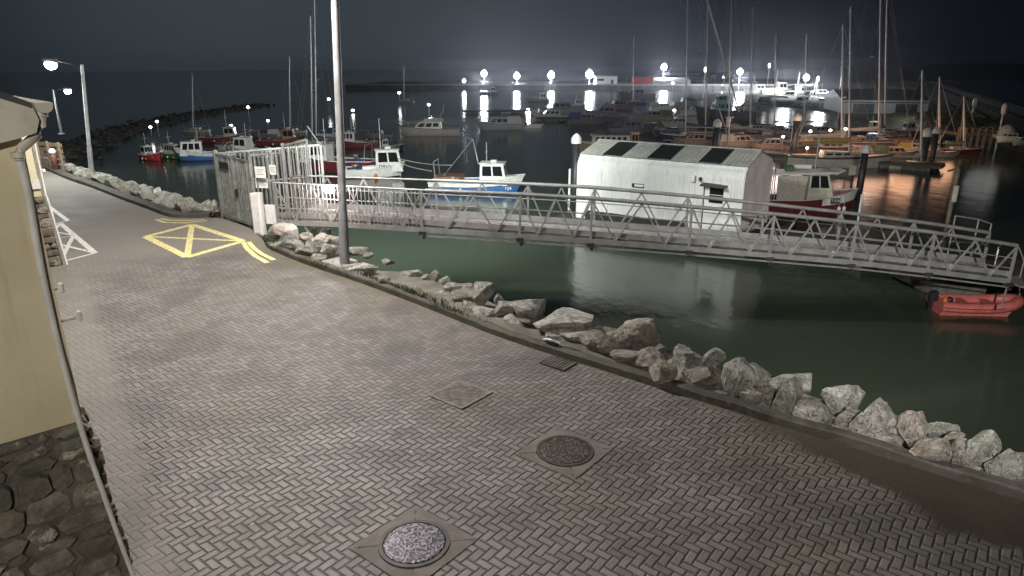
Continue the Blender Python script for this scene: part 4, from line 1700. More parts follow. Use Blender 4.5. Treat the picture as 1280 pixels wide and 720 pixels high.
def pontoon(label, a, b_, w, top=-2.45, th=.5, m=None):
    """floating walkway from a to b (ground points)"""
    a, b_ = Vector((a[0], a[1], 0)), Vector((b_[0], b_[1], 0))
    d = b_ - a
    t = thing('floating_pontoon', label, 'pontoon', (a.x, a.y, top), math.atan2(d.y, d.x), 'floating pontoons of the harbour')
    L = d.length
    mb = MB()
    n = max(1, int(L / 3))
    for i in range(n):
        mb.box((L * (i + .5) / n, 0, -.04), (L / n - .02, w, .08))
    mb.build('deck', dark_deck, t)
    MB().box((L / 2, 0, -.15), (L, w + .1, .14)).build('frame', dark_metal, t)
    nf = max(1, int(L / 3.2))
    for i in range(nf):
        MB().box((L * (i + .5) / nf, 0, -th / 2 - .23), (1.9, w * .9, th)).build('float', conc_d, t)
    return t


c0 = FR + e1 * -1.2 + e2 * (HW / 2)
c1 = FR + e1 * (HL + 1.0) + e2 * (HW / 2)
pontoon('wide dark pontoon that carries the white ribbed hut', c0, c1, HW + 1.6, HZ - .01)
pontoon('landing pontoon behind the lower end of the gangway', (13.2, 22.6), (21, 23.2), 1.8, -2.3, .6)
pontoon('pontoon joining the landing to the white hut', (14.4, 23.8), (13.0, 28.2), 1.6, -2.4)
# railed frame on the landing
q = P(1195, 300, -2.2)
q = Vector((14.2, 22.0, -2.2))
t = thing('pipe_handrail', 'thin blue grey pipe handrail frame standing beyond the lower gangway end', 'handrail', q, R(4))
pz = [PY(1195, 270, 22.0), PY(1226, 275, 22.05), PY(1243, 281, 22.1)]
for p in pz:
    MB().tube([(p.x - q.x, p.y - q.y, .0), (p.x - q.x, p.y - q.y, p.z - q.z)], .025, 6).build('post', galv_p, t)
mb = MB()
mb.tube([(p.x - q.x, p.y - q.y, p.z - q.z) for p in pz], .025, 6)
mb.tube([(p.x - q.x, p.y - q.y, (p.z - q.z) * .55) for p in pz], .02, 6)
mb.build('rail', galv_p, t)
q = Vector((PY(1266, 330, 19.0).x + .1, 19.0, -1.75))
t = thing('landing_ramp', 'hinged ramp plate with bent handrails at the foot of the gangway', 'ramp', q)
MB().hexa([(-.3, -.7, .2), (1.6, -.7, -.12), (1.6, .7, -.12), (-.3, .7, .2)], [(-.3, -.7, .25), (1.6, -.7, -.07), (1.6, .7, -.07), (-.3, .7, .25)]).build('plate', deck_m, t)
for sy in (-.7, .7):
    MB().tube([(-.1, sy, .2), (-.1, sy, 1.0), (0, sy, 1.12), (.5, sy, 1.0), (.75, sy, .6), (.75, sy, .05)], .025, 6).build('handrail', gal, t)
    MB().tube([(.75, sy, .5), (1.6, sy, .3)], .02, 6).build('handrail', gal, t)


# ------------------------------------------------------------------ piles
def pile(label, px, top_y, py_w, r, cap=True, m=None, group='mooring piles'):
    b0 = P(px, py_w, WZ)
    zt_ = PY(px, top_y, b0.y).z
    t = thing('mooring_pile', label, 'pile', (b0.x, b0.y, WZ), 0, group)
    MB().lathe((0, 0, -1), [(r, 0), (r, zt_ - WZ + 1)], 12).build('shaft', m or dark_metal, t)
    if cap:
        h = zt_ - WZ
        MB().lathe((0, 0, h - .05), [(r * 1.25, 0), (r * 1.25, r * 1.2), (r * .7, r * 2.0), (r * .1, r * 2.4)], 12, False).build('cap', white_pt, t)
    return t


pile('steel mooring pile with white conical cap beyond the hut end wall', 718, 178, 262, .22)
pile('steel mooring pile with white cap rising behind the hut roof', 893, 158, 195, .3)
pile('thin white marker post beside the far end of the hut', 711, 211, 262, .06, False, white_pt)
pile('dark timber pile standing behind the wooden railings of the pontoon yachts', 990, 150, 200, .28)
pile('dark mooring pile beside the red sided trawler bow', 1073, 190, 245, .2)
pile('dark square pile among the orange lit yachts', 1152, 170, 205, .3)
pile('slim pile with small white cap past the orange lit yachts', 1163, 166, 207, .22)
t = pile('tall thin dark post with a side arm beyond the lower gangway', 1182, 211, 290, .1, False, timber)
b0 = P(1182, 290, WZ)
zz = PY(1182, 211, b0.y).z - WZ
MB().bar((-.45, 0, zz - .1), (0, 0, zz), .08, .08).build('arm', timber, t)
MB().box((0, -.14, zz * .62), (.2, .1, .75), ch=.02).build('depth_board', cream, t)
pile('thin white rod standing at the trawler bow', 1072, 243, 278, .05, False, white_pt)

# ------------------------------------------------------------------ boats


class Hull:
    """lofted hull; x forward, z up from the waterline"""

    def __init__(s, L, B, hm, hb, hs, tr=.7, rake=.5, draft=.35, full=1.5, n=14):
        s.L, s.B, s.hm, s.hb, s.hs, s.tr, s.rake, s.draft, s.full, s.n = L, B, hm, hb, hs, tr, rake, draft, full, n

    def half(s, t):
        if t < .42:
            return s.B / 2 * (s.tr + (1 - s.tr) * math.sin(math.pi / 2 * t / .42))
        u = min(1.0, (t - .42) / .58)
        return s.B / 2 * max(.015, (1 - u ** (1.4 + s.full * .6)) ** .85)

    def sheer(s, t):
        return s.hm + (s.hb - s.hm) * max(0, (t - .35) / .65) ** 1.8 + (s.hs - s.hm) * max(0, (.35 - t) / .35) ** 2

    def pt(s, t, side, z=None, inset=0.0):
        """point on the sheer (or at height z) on one side"""
        h = s.sheer(t)
        z = h if z is None else z
        x = -s.L / 2 + s.L * t + s.rake * (z / s.hb) * t ** 5 - s.rake * t ** 5
        f = .86 + .14 * max(0, min(1, z / h)) ** .7
        return Vector((x, side * max(0.01, s.half(t) * f - inset), z))

    def section(s, t):
        h, b_ = s.sheer(t), s.half(t)
        prof_ = [(0, -s.draft), (.55, -s.draft * .55), (.86, 0), (.93, h * .35), (.97, h * .7), (1.0, h)]
        out = []
        for f, z in prof_:
            x = -s.L / 2 + s.L * t + s.rake * (max(z, -.2) / s.hb) * t ** 5 - s.rake * t ** 5
            out.append((x, b_ * f, z))
        return out

    def body(s, m, root, name='hull'):
        mb = MB()
        for side in (1, -1):
            rows = [[(x, side * y, z) for x, y, z in s.section(i / s.n)] for i in range(s.n + 1)]
            mb.grid(rows, True, side < 0)
        st = s.section(0)
        mb.add([(x, y, z) for x, y, z in st] + [(x, -y, z) for x, y, z in st[::-1]], [tuple(range(12))])
        o = mb.build(name, m, root)
        return o

    def band(s, z0, z1, m, root, name, t0=0.0, t1=1.0, off=.012):
        """a stripe around the topsides between two fractions of the freeboard"""
        mb = MB()
        for side in (1, -1):
            rows = []
            for i in range(s.n + 1):
                t = t0 + (t1 - t0) * i / s.n
                h = s.sheer(t)
                rows.append([s.pt(t, side, h * z) + Vector((0, side * off, 0)) for z in (z0, (z0 + z1) / 2, z1)])
            mb.grid(rows, False)
        if t0 == 0:
            h = s.sheer(0)
            a, c = s.pt(0, 1, h * z0), s.pt(0, 1, h * z1)
            mb.add([(a.x - off, a.y, a.z), (a.x - off, -a.y, a.z), (c.x - off, -c.y, c.z), (c.x - off, c.y, c.z)], [(0, 1, 2, 3)])
        return mb.build(name, m, root)

    def deck(s, m, root, drop=.25, t0=.0, t1=.985, name='deck'):
        mb = MB()
        rows = []
        for i in range(s.n + 1):
            t = t0 + (t1 - t0) * i / s.n
            z = s.sheer(t) - drop
            a = s.pt(t, 1, z, .03)
            rows.append([a, Vector((a.x, 0, z + .04)), Vector((a.x, -a.y, z))])
        mb.grid(rows, False)
        return mb.build(name, m, root)

    def rail(s, m, root, r=.05, name='gunwale'):
        mb = MB()
        for side in (1, -1):
            mb.tube([s.pt(i / s.n, side) for i in range(s.n + 1)], r, 6)
        mb.tube([s.pt(0, 1), s.pt(0, -1)], r, 6)
        return mb.build(name, m, root)


def house(root, x0, x1, w, z0, z1, m, rf=.3, rb=0.0, ns=2, nf=3, roof_m=None, over=.12, win=(.45, .9), name='wheelhouse', wt=.85, glassm=None):
    """cabin with raked front, side and front windows and a roof slab"""
    gm = glassm or glass
    w1 = w * wt
    lo = [(x0, -w / 2, z0), (x1, -w / 2, z0), (x1, w / 2, z0), (x0, w / 2, z0)]
    hi = [(x0 + rb, -w1 / 2, z1), (x1 - rf, -w1 / 2, z1), (x1 - rf, w1 / 2, z1), (x0 + rb, w1 / 2, z1)]
    hs_ = MB().hexa(lo, hi).build(name, m, root)
    lo, hi = [Vector(p) for p in lo], [Vector(p) for p in hi]

    def face(a, b_, c, d_, f0, f1, g0, g1):
        q = lambda f, g: (a.lerp(b_, f)).lerp(d_.lerp(c, f), g)
        nrm = (b_ - a).cross(d_ - a).normalized()
        ps = [q(f0, g0), q(f1, g0), q(f1, g1), q(f0, g1)]
        MB().hexa([p - nrm * .02 for p in ps], [p + nrm * .012 for p in ps]).build('window', gm, hs_)
    for k in range(ns):
        f0, f1 = .08 + .86 * k / ns + .02, .08 + .86 * (k + 1) / ns - .04
        face(lo[0], lo[1], hi[1], hi[0], f0, f1, *win)
        face(lo[2], lo[3], hi[3], hi[2], 1 - f1, 1 - f0, *win)
    for k in range(nf):
        f0, f1 = .05 + .9 * k / nf + .02, .05 + .9 * (k + 1) / nf - .02
        face(lo[1], lo[2], hi[2], hi[1], f0, f1, *win)
    MB().box(((x0 + rb + x1 - rf) / 2, 0, z1 + .035), (x1 - rf - x0 - rb + 2 * over, w1 + over * 1.6, .07), ch=.03).build('roof', roof_m or m, hs_)
    return hs_


def place(px, py, wpx, rz, L, B, z=WZ):
    q = P(px, py, z)
    foot = abs(math.cos(rz)) * L + abs(math.sin(rz)) * B
    return q, wpx * depth(q) / FPX / foot


def mast(root, x, z0, h, r=.05, m=None, name='mast', lean=0.0, y=0):
    return MB().tube([(x, y, z0), (x + lean * h, y, z0 + h)], r, 6, r * .7).build(name, m or alu, root)


def rails(root, H, h=.6, t0=.55, t1=.97, m=None):
    mb = MB()
    for side in (1, -1):
        pts = [H.pt(t0 + (t1 - t0) * i / 6, side, None, .05) + Vector((0, 0, h)) for i in range(7)]
        mb.tube(pts, .02, 5)
        for i in range(0, 7, 2):
            p = H.pt(t0 + (t1 - t0) * i / 6, side, None, .05)
            mb.tube([p, p + Vector((0, 0, h))], .018, 5)
    mb.build('guard_rail', m or alu, root)


def fishing_boat(label, px, py, wpx, rz, hull_m, house_m, top_m=None, fwd=True, L=8.0, B=2.9, house_len=2.4, hm=.9, hb=1.7, hs=1.0, mast_h=2.2, gallows=True, ns=2, stripe=None, group='fishing boats', roof_m=None, wz=1.75, rake=.7):
    q, s = place(px, py, wpx, rz, L, B)
    t = thing('fishing_boat', label, 'fishing boat', q, rz, group, s)
    H = Hull(L, B, hm, hb, hs, .75, rake)
    H.body(hull_m, t)
    H.deck(deckmat, t, .3)
    H.rail(top_m or house_m, t, .06)
    if stripe:
        H.band(.62, .98, stripe, t, 'bulwark_band')
    H.band(-.05, .08, black_pt, t, 'boot_stripe', 0, .97)
    x0 = .3 if fwd else -L * .36
    zd = H.hm - .25
    hs_ = house(t, x0, x0 + house_len, B * .66, zd, zd + wz + .3, house_m, .35, .05, ns, 3, roof_m or house_m)
    mast(t, x0 + .5, zd + wz + .3, mast_h, .05)
    mb = MB()
    mb.box((x0 + .5, 0, zd + wz + .3 + mast_h * .55), (.05, 1.1, .05))
    mb.build('crosstree', alu, t)
    MB().box((x0 + 1.1, 0, zd + wz + .48), (.5, .5, .18), ch=.05).build('radar_dome', white_pt, t)
    if gallows:
        xg = -L * .42 if fwd else L * .28
        mb = MB()
        mb.tube([(xg, -B * .36, zd), (xg - .15, -B * .33, zd + 1.9), (xg - .15, B * .33, zd + 1.9), (xg, B * .36, zd)], .05, 6)
        mb.build('gallows', galv, t)
    # deck clutter: hauler, fish boxes, buoys
    xc = -L * .2 if fwd else L * .12
    for k in range(3):
        MB().box((xc - .7 * k, .35 * (-1) ** k, zd + .2), (.55, .4, .36), .2 * k, ch=.03).build('fish_box', canvas_b if fwd else cream, t)
    MB().lathe((xc - .3, -B * .3, zd), [(.18, 0), (.18, .5), (.28, .55), (.28, .7), (.1, .72)], 10).build('pot_hauler', galv, t)
    for k in range(2):
        p = H.pt(.35 + .2 * k, -1, hm * .55)
        MB().lathe(p + Vector((0, -.14, -.2)), [(.02, -.16), (.14, -.08), (.16, .05), (.1, .18), (.02, .22)], 10).build('fender', orange_buoy if k else white_pt, t)
    return t, H, zd, x0


def side_text(t, H, body, tt, size, m, zf=.6):
    """registration lettering on the side that faces the camera, chosen by heading"""
    rz = t.rotation_euler.z
    cam_dir = Matrix.Rotation(-rz, 3, 'Z') @ (Vector((0, 0, 0)) - Vector((t.location.x, t.location.y, 0)))
    side = 1 if cam_dir.y > 0 else -1
    a, c = H.pt(tt - .03, side, H.sheer(tt) * zf), H.pt(tt + .03, side, H.sheer(tt) * zf)
    d_ = (c - a).normalized()
    right = -d_ if side > 0 else d_
    up = H.pt(tt, side, H.sheer(tt) * .9) - H.pt(tt, side, H.sheer(tt) * .3)
    n = right.cross(up).normalized()
    return text('registration_number', body, m, t, (a + c) / 2 + n * .02, right, n.cross(right), size)


# the boats one can tell apart, from the near ones to the far ones
t, H, zd, x0 = fishing_boat('white over blue fishing boat with raked cabin windows moored beyond the gangway', 597, 240, 122, R(-6), blue_hull, grp, None, True, 8, 2.8, 2.3, .95, 1.55, .85, 1.7, True, 2, grp, wz=1.45)
side_text(t, H, '104', .86, .42, white_pt, .34)
MB().hexa([(2.2, -.8, H.hm - .1), (3.5, -.35, H.hm + .25), (3.5, .35, H.hm + .25), (2.2, .8, H.hm - .1)], [(2.2, -.75, H.hm + .45), (3.4, -.3, H.hm + .5), (3.4, .3, H.hm + .5), (2.2, .75, H.hm + .45)]).build('foredeck_trunk', grp, t)
mb = MB()
mb.tube([(.2, -.7, 2.5), (-.3, -.2, 4.4), (-.9, .1, 4.5), (-1.0, .7, 2.4)], .05, 6)
mb.tube([(-.3, -.2, 4.4), (-2.9, -.9, 1.2)], .018, 5)
mb.build('a_frame', galv, t)
mb = MB()
for x_ in (1.1, 1.9):
    mb.lathe((x_, 0, 0), [(.02, 0), (.02, .01)], 6)
MB().box((-2.4, 0, 1.05), (2.2, 2.2, .7), ch=.05).build('work_deck_bulwark', brownwood, t)

t, H, zd, x0 = fishing_boat('small white fishing boat with forward box cabin and aerial near the lamp post', 466, 221, 86, R(12), grp, grp, None, True, 5.6, 2.3, 2.3, .75, 1.25, .8, 2.6, False, 2, wz=1.5, rake=.4)
a = Vector((x0 + .75, -2.3 * .33 - .03, zd + .45))
text('registration_number', 'D91A', black_pt, t, a, (1, 0, 0), (0, .06, 1), .42)
t, H, zd, x0 = fishing_boat('dark red fishing boat with white wheelhouse behind the gate and lamp post', 418, 214, 112, R(170), maroon, grp, None, True, 9, 3, 3.0, 1.2, 1.9, 1.2, 2.6, True, 3, None, wz=1.5)
mb = MB()
mb.tube([(1.2, 0, 2.5), (2.6, 0, 4.6)], .07, 6)
mb.build('derrick', white_pt, t)
fishing_boat('bright red little fishing boat at the end of the moored row', 191, 200, 48, R(-38), red_hull, grp, cream, False, 7, 2.6, 1.7, .9, 1.7, .9, 2.4, True, 1, None, wz=1.5)
fishing_boat('green hulled fishing boat with pale window frames next to the red one', 224, 198, 58, R(-30), green_hull, cream, cream, False, 8, 2.8, 3.4, .9, 1.8, .9, 2.2, True, 4, None, wz=1.5)
fishing_boat('blue hulled fishing boat with overhanging white wheelhouse beyond the green one', 258, 200, 74, R(200), blue_hull, grp, grp, True, 8, 2.8, 3.0, 1.0, 1.9, 1.0, 2.0, True, 3, grp, wz=1.6)
fishing_boat('white cabin boat showing its windows just above the palisade gate', 316, 196, 70, R(165), grey_gel, grp, grp, True, 7.5, 2.8, 2.3, 1.0, 1.6, 1.0, 2.0, False, 2, None, wz=1.6)
fishing_boat('dim maroon boat with reddish gear lying behind the white cabin boat', 352, 182, 60, R(10), maroon, brownwood, None, True, 8, 2.8, 2.2, 1.0, 1.7, 1.0, 2.8, True, 2, None)
fishing_boat('dim rusty trawler with raised rig far behind the blue hulled boat', 280, 178, 60, R(8), maroon, grey_gel, None, True, 9, 3, 2.2, 1.1, 1.8, 1.1, 3.2, True, 2, None)
fishing_boat('purple grey trawler with a row of pale windows beyond the lamp post', 446, 185, 54, R(188), maroon, grey_gel, None, True, 8, 3, 3.2, 1.2, 1.9, 1.2, 3.0, True, 4, None)
fishing_boat('unlit dark workboat between the purple grey trawler and the white boat', 490, 187, 34, R(12), black_pt, grey_gel, None, False, 7, 2.6, 1.8, .9, 1.5, .9, 2.2, True, 2, None)


def cruiser(label, px, py, wpx, rz, hull_m=None, L=9.5, B=3.2, fly=True, group='motor cruisers', canvas=None, dark=None):
    q, s = place(px, py, wpx, rz, L, B)
    t = thing('motor_cruiser', label, 'motor cruiser', q, rz, group, s)
    hm_ = hull_m or grp
    H = Hull(L, B, 1.05, 1.5, 1.0, .9, 1.1, .4, 1.8)
    H.body(hm_, t)
    H.deck(hm_, t, .08)
    H.rail(dark or rubber, t, .035, 'rubbing_strake')
    h1 = house(t, -L * .22, L * .26, B * .74, .98, 2.05, hm_, 1.1, .2, 3, 3, hm_, .1, (.35, .85), 'saloon')
    MB().box((-L * .5 - .3, 0, .25), (.6, B * .8, .08), ch=.03).build('bathing_platform', hm_, t)
    if fly:
        MB().hexa([(-L * .24, -B * .34, 2.12), (L * .1, -B * .3, 2.12), (L * .1, B * .3, 2.12), (-L * .24, B * .34, 2.12)],
                  [(-L * .26, -B * .36, 2.6), (L * .05, -B * .3, 2.6), (L * .05, B * .3, 2.6), (-L * .26, B * .36, 2.6)]).build('flybridge', hm_, t)
        MB().hexa([(L * .0, -B * .26, 2.6), (L * .05, -B * .26, 2.6), (L * .05, B * .26, 2.6), (0, B * .26, 2.6)],
                  [(-L * .05, -B * .22, 2.95), (-L * .045, -B * .22, 2.95), (-L * .045, B * .22, 2.95), (-L * .05, B * .22, 2.95)]).build('windscreen', glass, t)
        mb = MB()
        mb.tube([(-L * .18, -B * .34, 2.6), (-L * .24, -B * .3, 3.5), (-L * .24, B * .3, 3.5), (-L * .18, B * .34, 2.6)], .07, 6)
        mb.tube([(-L * .24, 0, 3.5), (-L * .26, 0, 4.6)], .03, 5)
        mb.build('radar_arch', hm_, t)
    if canvas:
        MB().hexa([(-L * .49, -B * .42, 1.0), (-L * .2, -B * .4, 1.0), (-L * .2, B * .4, 1.0), (-L * .49, B * .42, 1.0)],
                  [(-L * .44, -B * .36, 2.3), (-L * .2, -B * .36, 2.35), (-L * .2, B * .36, 2.35), (-L * .44, B * .36, 2.3)]).build('canopy', canvas, t)
    rails(t, H, .55)
    return t, H


cruiser('beige flybridge motor cruiser at rest on the open basin', 536, 169, 78, R(184), mat('beige_gelcoat', (.42, .38, .34), .35, 0, .15, 2))
cruiser('grey motor cruiser with beige aft canopy beside a white tender', 623, 162, 62, R(186), mat('grey_hull_paint', (.3, .32, .34), .4, 0, .15, 2), 8.5, 3, False, canvas=canvas_w)
q, s = place(668, 160, 24, R(5), 3.4, 1.5)
t = thing('tender', 'little white tender with a bench lying astern of the grey cruiser', 'tender', q, R(5), None, s)
H = Hull(3.4, 1.5, .55, .75, .55, .85, .4, .2)
H.body(grp, t)
H.deck(deckmat, t, .3)
H.rail(white_pt, t, .05)
MB().box((-.3, 0, .5), (.35, 1.3, .06)).build('bench', brownwood, t)
MB().box((-1.6, 0, .7), (.35, .4, .8), ch=.08).build('outboard', black_pt, t)

# red sided trawler T-516 beyond the hut
q, s = place(1003, 268, 128, R(-4), 9.5, 3.2)
t = thing('fishing_boat', 'red trawler with white bow band and slanted wheelhouse windows beyond the hut', 'fishing boat', q, R(-4), 'fishing boats', s)
H = Hull(9.5, 3.2, 1.6, 2.5, 1.5, .8, .5, .4, 2.2)
H.body(maroon, t)
H.deck(deckmat, t, .5)
H.rail(cream, t, .06)
H.band(.62, .99, grp, t, 'bow_band', .62, .995)
zd = 1.4
hs_ = house(t, -.2, 2.3, 2.3, zd, zd + 2.6, cream, .75, .1, 2, 3, cream, .1, (.5, .92))
MB().hexa([(-3.6, -1.4, zd + 2.45), (2.2, -1.35, zd + 2.62), (2.2, 1.35, zd + 2.62), (-3.6, 1.4, zd + 2.45)], [(-3.6, -1.4, zd + 2.6), (2.1, -1.3, zd + 2.8), (2.1, 1.3, zd + 2.8), (-3.6, 1.4, zd + 2.6)]).build('shelter_roof', cream, t)
mb = MB()
mb.hexa([(-3.0, -1.42, zd + .1), (-.6, -1.42, zd + .1), (-.6, -1.36, zd + .1), (-3.0, -1.36, zd + .1)], [(-3.1, -1.42, zd + 2.4), (-.4, -1.42, zd + 2.45), (-.4, -1.36, zd + 2.45), (-3.1, -1.36, zd + 2.4)])
mb.build('shelter_sheet', canvas_w, t)
for x_ in (-3.5, -.5):
    MB().tube([(x_, -1.35, zd - .3), (x_, -1.35, zd + 2.5)], .05, 6).build('stanchion', galv, t)
mb = MB()
mb.box((2.45, 0, zd + 2.75), (.9, 2.5, .1), 0, 0, R(-28))
mb.build('visor', cream, hs_)
pl_z = H.sheer(.74) * .8
a, c = H.pt(.70, -1, pl_z), H.pt(.79, -1, pl_z)
d_ = (c - a).normalized()
n = d_.cross(Vector((0, 0, 1))).normalized()
mid = (a + c) / 2 + n * .07
bd = MB().box(mid, (.95, .03, .5), math.atan2(d_.y, d_.x)).build('number_board', black_pt, t)
text('registration_number', 'T-516', white_pt, bd, mid + n * .025, d_, (0, 0, 1), .36)
mast(t, .6, zd + 2.8, 3.2, .07, galv)
mb = MB()
mb.tube([(-3.2, -1.2, zd), (-3.3, -1.0, zd + 3.4), (-3.3, 1.0, zd + 3.4), (-3.2, 1.2, zd)], .07, 6)
mb.build('gallows', galv, t)
for k in range(2):
    p = H.pt(.8 + .06 * k, -1, 1.2)
    MB().tube([p + Vector((0, -.1, .9)), p + Vector((0, -.12, -1.1))], .025, 5).build('fender_rope', rope_m, t)
    MB().lathe(p + Vector((0, -.2, -.4)), [(.02, -.25), (.16, -.15), (.16, .15), (.02, .25)], 8).build('fender', white_pt, t)
MB().box((-1.8, -.2, zd + 2.95), (.7, .6, .5), ch=.04).build('fish_bin', canvas_g, t)
MB().box((-.4, .5, zd + 3.05), (1.6, .5, .35), ch=.04).build('liferaft_box', white_pt, t)

q = PY(1068, 213, 45)
t = thing('white_box_sign', 'small square pale board on a post beside the dark mooring pile', 'sign', (q.x, q.y, q.z), R(5))
MB().box((0, 0, 0), (.72, .06, .62), ch=.01).build('panel', cream, t)
MB().bar((0, .06, -3.2), (0, .06, .2), .08, .08).build('post', dark_metal, t)

# red inflatable by the landing
q, s = place(1217, 391, 100, R(-7), 3.3, 1.5)
q.z = WZ
t = thing('inflatable_boat', 'red hard nosed workboat tender moored under the lower gangway end', 'inflatable boat', q, R(-7), None, s)
redm = mat('salmon_red_hypalon', (.55, .15, .13), .45, 0, .2, 4, (.3, .08, .06), .4)
mb = MB()
tubep = []
for side in (1,):
    pass
outer = [(-1.65, -.58, .42), (-.8, -.6, .4), (.3, -.6, .42), (1.0, -.52, .5), (1.45, -.3, .6), (1.62, 0, .64), (1.45, .3, .6), (1.0, .52, .5), (.3, .6, .42), (-.8, .6, .4), (-1.65, .58, .42)]
mb.tube(smooth_line(outer, 4), .22, 12)
mb.build('tube', redm, t)
MB().lathe((0, 0, 0), [(.02, 0), (.02, .01)], 6)
mb = MB()
mb.hexa([(-1.6, -.5, -.12), (1.1, -.35, -.12), (1.1, .35, -.12), (-1.6, .5, -.12)], [(-1.6, -.6, .36), (1.35, -.35, .36), (1.35, .35, .36), (-1.6, .6, .36)])
mb.build('floor', redm, t)
MB().box((-1.55, 0, .42), (.08, 1.0, .5), ch=.01).build('transom', redm, t)
mb = MB()
mb.box((-1.75, 0, .72), (.34, .3, .42), ch=.07)
mb.box((-1.82, 0, .2), (.14, .14, .7))
mb.build('outboard_motor', black_pt, t)
for x_ in (-.55, .45):
    MB().box((x_, 0, .5), (.3, 1.0, .06), ch=.01).build('thwart', redm, t)
MB().tube(smooth_line([(p[0], p[1] * 1.36 if abs(p[1]) > .4 else p[1] * 1.2, p[2] + .02) for p in outer], 3), .018, 5).build('grab_rope', black_pt, t)
MB().lathe((-1.2, -.25, .5), [(.1, 0), (.13, .08), (.13, .2), (.06, .26)], 10).build('fuel_tank', black_pt, t)
MB().lathe((-1.5, -.5, .62), [(.1, 0), (.12, .06), (.05, .2)], 8).build('buoy', orange_buoy, t)
t = tag(MB().tube(smooth_line([P(1265, 391, WZ) + Vector((0, 0, .5)), P(1274, 393, WZ) + Vector((0, .1, .3)), Vector((16.6, 21.2, -2.3))], 5), .025, 5).build('mooring_rope', rope_m), 'pale mooring line from the red tender bow to the landing pontoon', 'rope')
a, c = P(505, 206, WZ), P(545, 214, WZ)
zr = lambda px, py, Y: PY(px, py, Y)
tag(MB().tube(smooth_line([zr(497, 198, 47), zr(520, 203, 47), zr(545, 206, 46.5), zr(565, 206.5, 46)], 6), .03, 5).build('mooring_rope', rope_m), 'upper slack mooring line from small white boat to the blue one', 'rope')
tag(MB().tube(smooth_line([zr(500, 203, 47), zr(515, 209, 46.8), zr(540, 214, 46.5)], 6), .03, 5).build('mooring_rope', rope_m), 'lower slack mooring line running off the small white boat bow', 'rope')
# ------------------------------------------------------------------ yachts with their masts
def yacht(label, px, py, wpx, rz, top_y, hull_m=None, cover=None, L=10.0, mast_at=.08, group='moored sailing yachts', two=False, rig=True, r=None):
    """mast foot at photo x = px; the waterline row is py; the masthead row is top_y"""
    B = 3.0
    q, s = place(px, py, wpx, rz, L, B)
    hm_ = hull_m or grp
    # shift so that the mast stands at px
    off = Matrix.Rotation(rz, 3, 'Z') @ Vector((L * mast_at * s, 0, 0))
    q = Vector((q.x - off.x, q.y - off.y, WZ))
    t = thing('sailing_yacht', label, 'sailing yacht', q, rz, group, s)
    H = Hull(L, B, .95, 1.3, 1.0, .55, .8, .4, 1.2)
    H.body(hm_, t)
    H.deck(cream, t, .04)
    H.rail(brownwood, t, .045, 'toe_rail')
    H.band(.86, .95, navy if hm_ is not navy else grp, t, 'cove_stripe', 0, .99)
    lo = [(-L * .18, -B * .3, .9), (L * .2, -B * .2, 1.05), (L * .2, B * .2, 1.05), (-L * .18, B * .3, .9)]
    hi = [(-L * .17, -B * .26, 1.5), (L * .12, -B * .17, 1.42), (L * .12, B * .17, 1.42), (-L * .17, B * .26, 1.5)]
    cr = MB().hexa(lo, hi).build('coachroof', cream, t)
    for sy in (1, -1):
        for k in range(3):
            x_ = -L * .12 + L * .08 * k
            MB().box((x_, sy * B * (.283 - .03 * k), 1.24), (.6, .05, .16), sy * -.08).build('portlight', glass, cr)
    MB().box((-L * .33, 0, .93), (L * .24, B * .4, .3)).build('cockpit', deckmat, t)
    mx = L * mast_at
    zh = (PY(px, top_y, q.y + off.y).z - WZ) / s
    rr = r or max(.09, .075 / s)
    rk = (px - 640) / 2800 * .8 * math.cos(rz) + .004
    MB().tube([(mx, 0, 1.3), (mx - rk * zh, 0, zh)], rr, 6, rr * .65).build('mast', alu, t)
    mb = MB()
    for f in (.45, .72):
        mb.tube([(mx - rk * .7 * zh, -B * .33 * (1.2 - f), zh * f), (mx - rk * .7 * zh, B * .33 * (1.2 - f), zh * f)], .05, 5)
    mb.build('spreaders', alu, t)
    MB().tube([(mx - .1, 0, 2.2), (-L * .36, 0, 2.1)], .08, 6).build('boom', alu, t)
    if cover:
        pts = [(mx - .15, 0, 2.6), (mx - L * .12, 0, 2.45), (-L * .2, 0, 2.35), (-L * .36, 0, 2.25)]
        MB().tube(pts, .26, 8, .14).build('sail_cover', cover, t)
    if rig:
        w_ = max(.012, .012 / s)
        mb = MB()
        mb.tube([(mx - rk * zh, 0, zh), (L * .49, 0, 1.35)], w_, 4)
        mb.tube([(mx - rk * zh, 0, zh), (-L * .49, 0, 1.1)], w_, 4)
        for sy in (1, -1):
            mb.tube([(mx - rk * .95 * zh, 0, zh * .95), (mx - rk * .7 * zh, sy * B * .33 * .48, zh * .72), (mx - .2, sy * B * .47, 1.0)], w_, 4)
        mb.build('rigging', galv, t)
    mb = MB()
    for side in (1, -1):
        mb.tube([H.pt(.5 + .47 * i / 5, side, None, .06) + Vector((0, 0, .55)) for i in range(6)], .018, 4)
        for i in (0, 2, 4, 5):
            p = H.pt(.5 + .47 * i / 5, side, None, .06)
            mb.tube([p, p + Vector((0, 0, .55))], .015, 4)
        for i in range(3):
            p = H.pt(.02 + .2 * i, side, None, .06)
            mb.tube([p, p + Vector((0, 0, .55))], .015, 4)
    mb.build('pulpit_rails', alu, t)
    return t


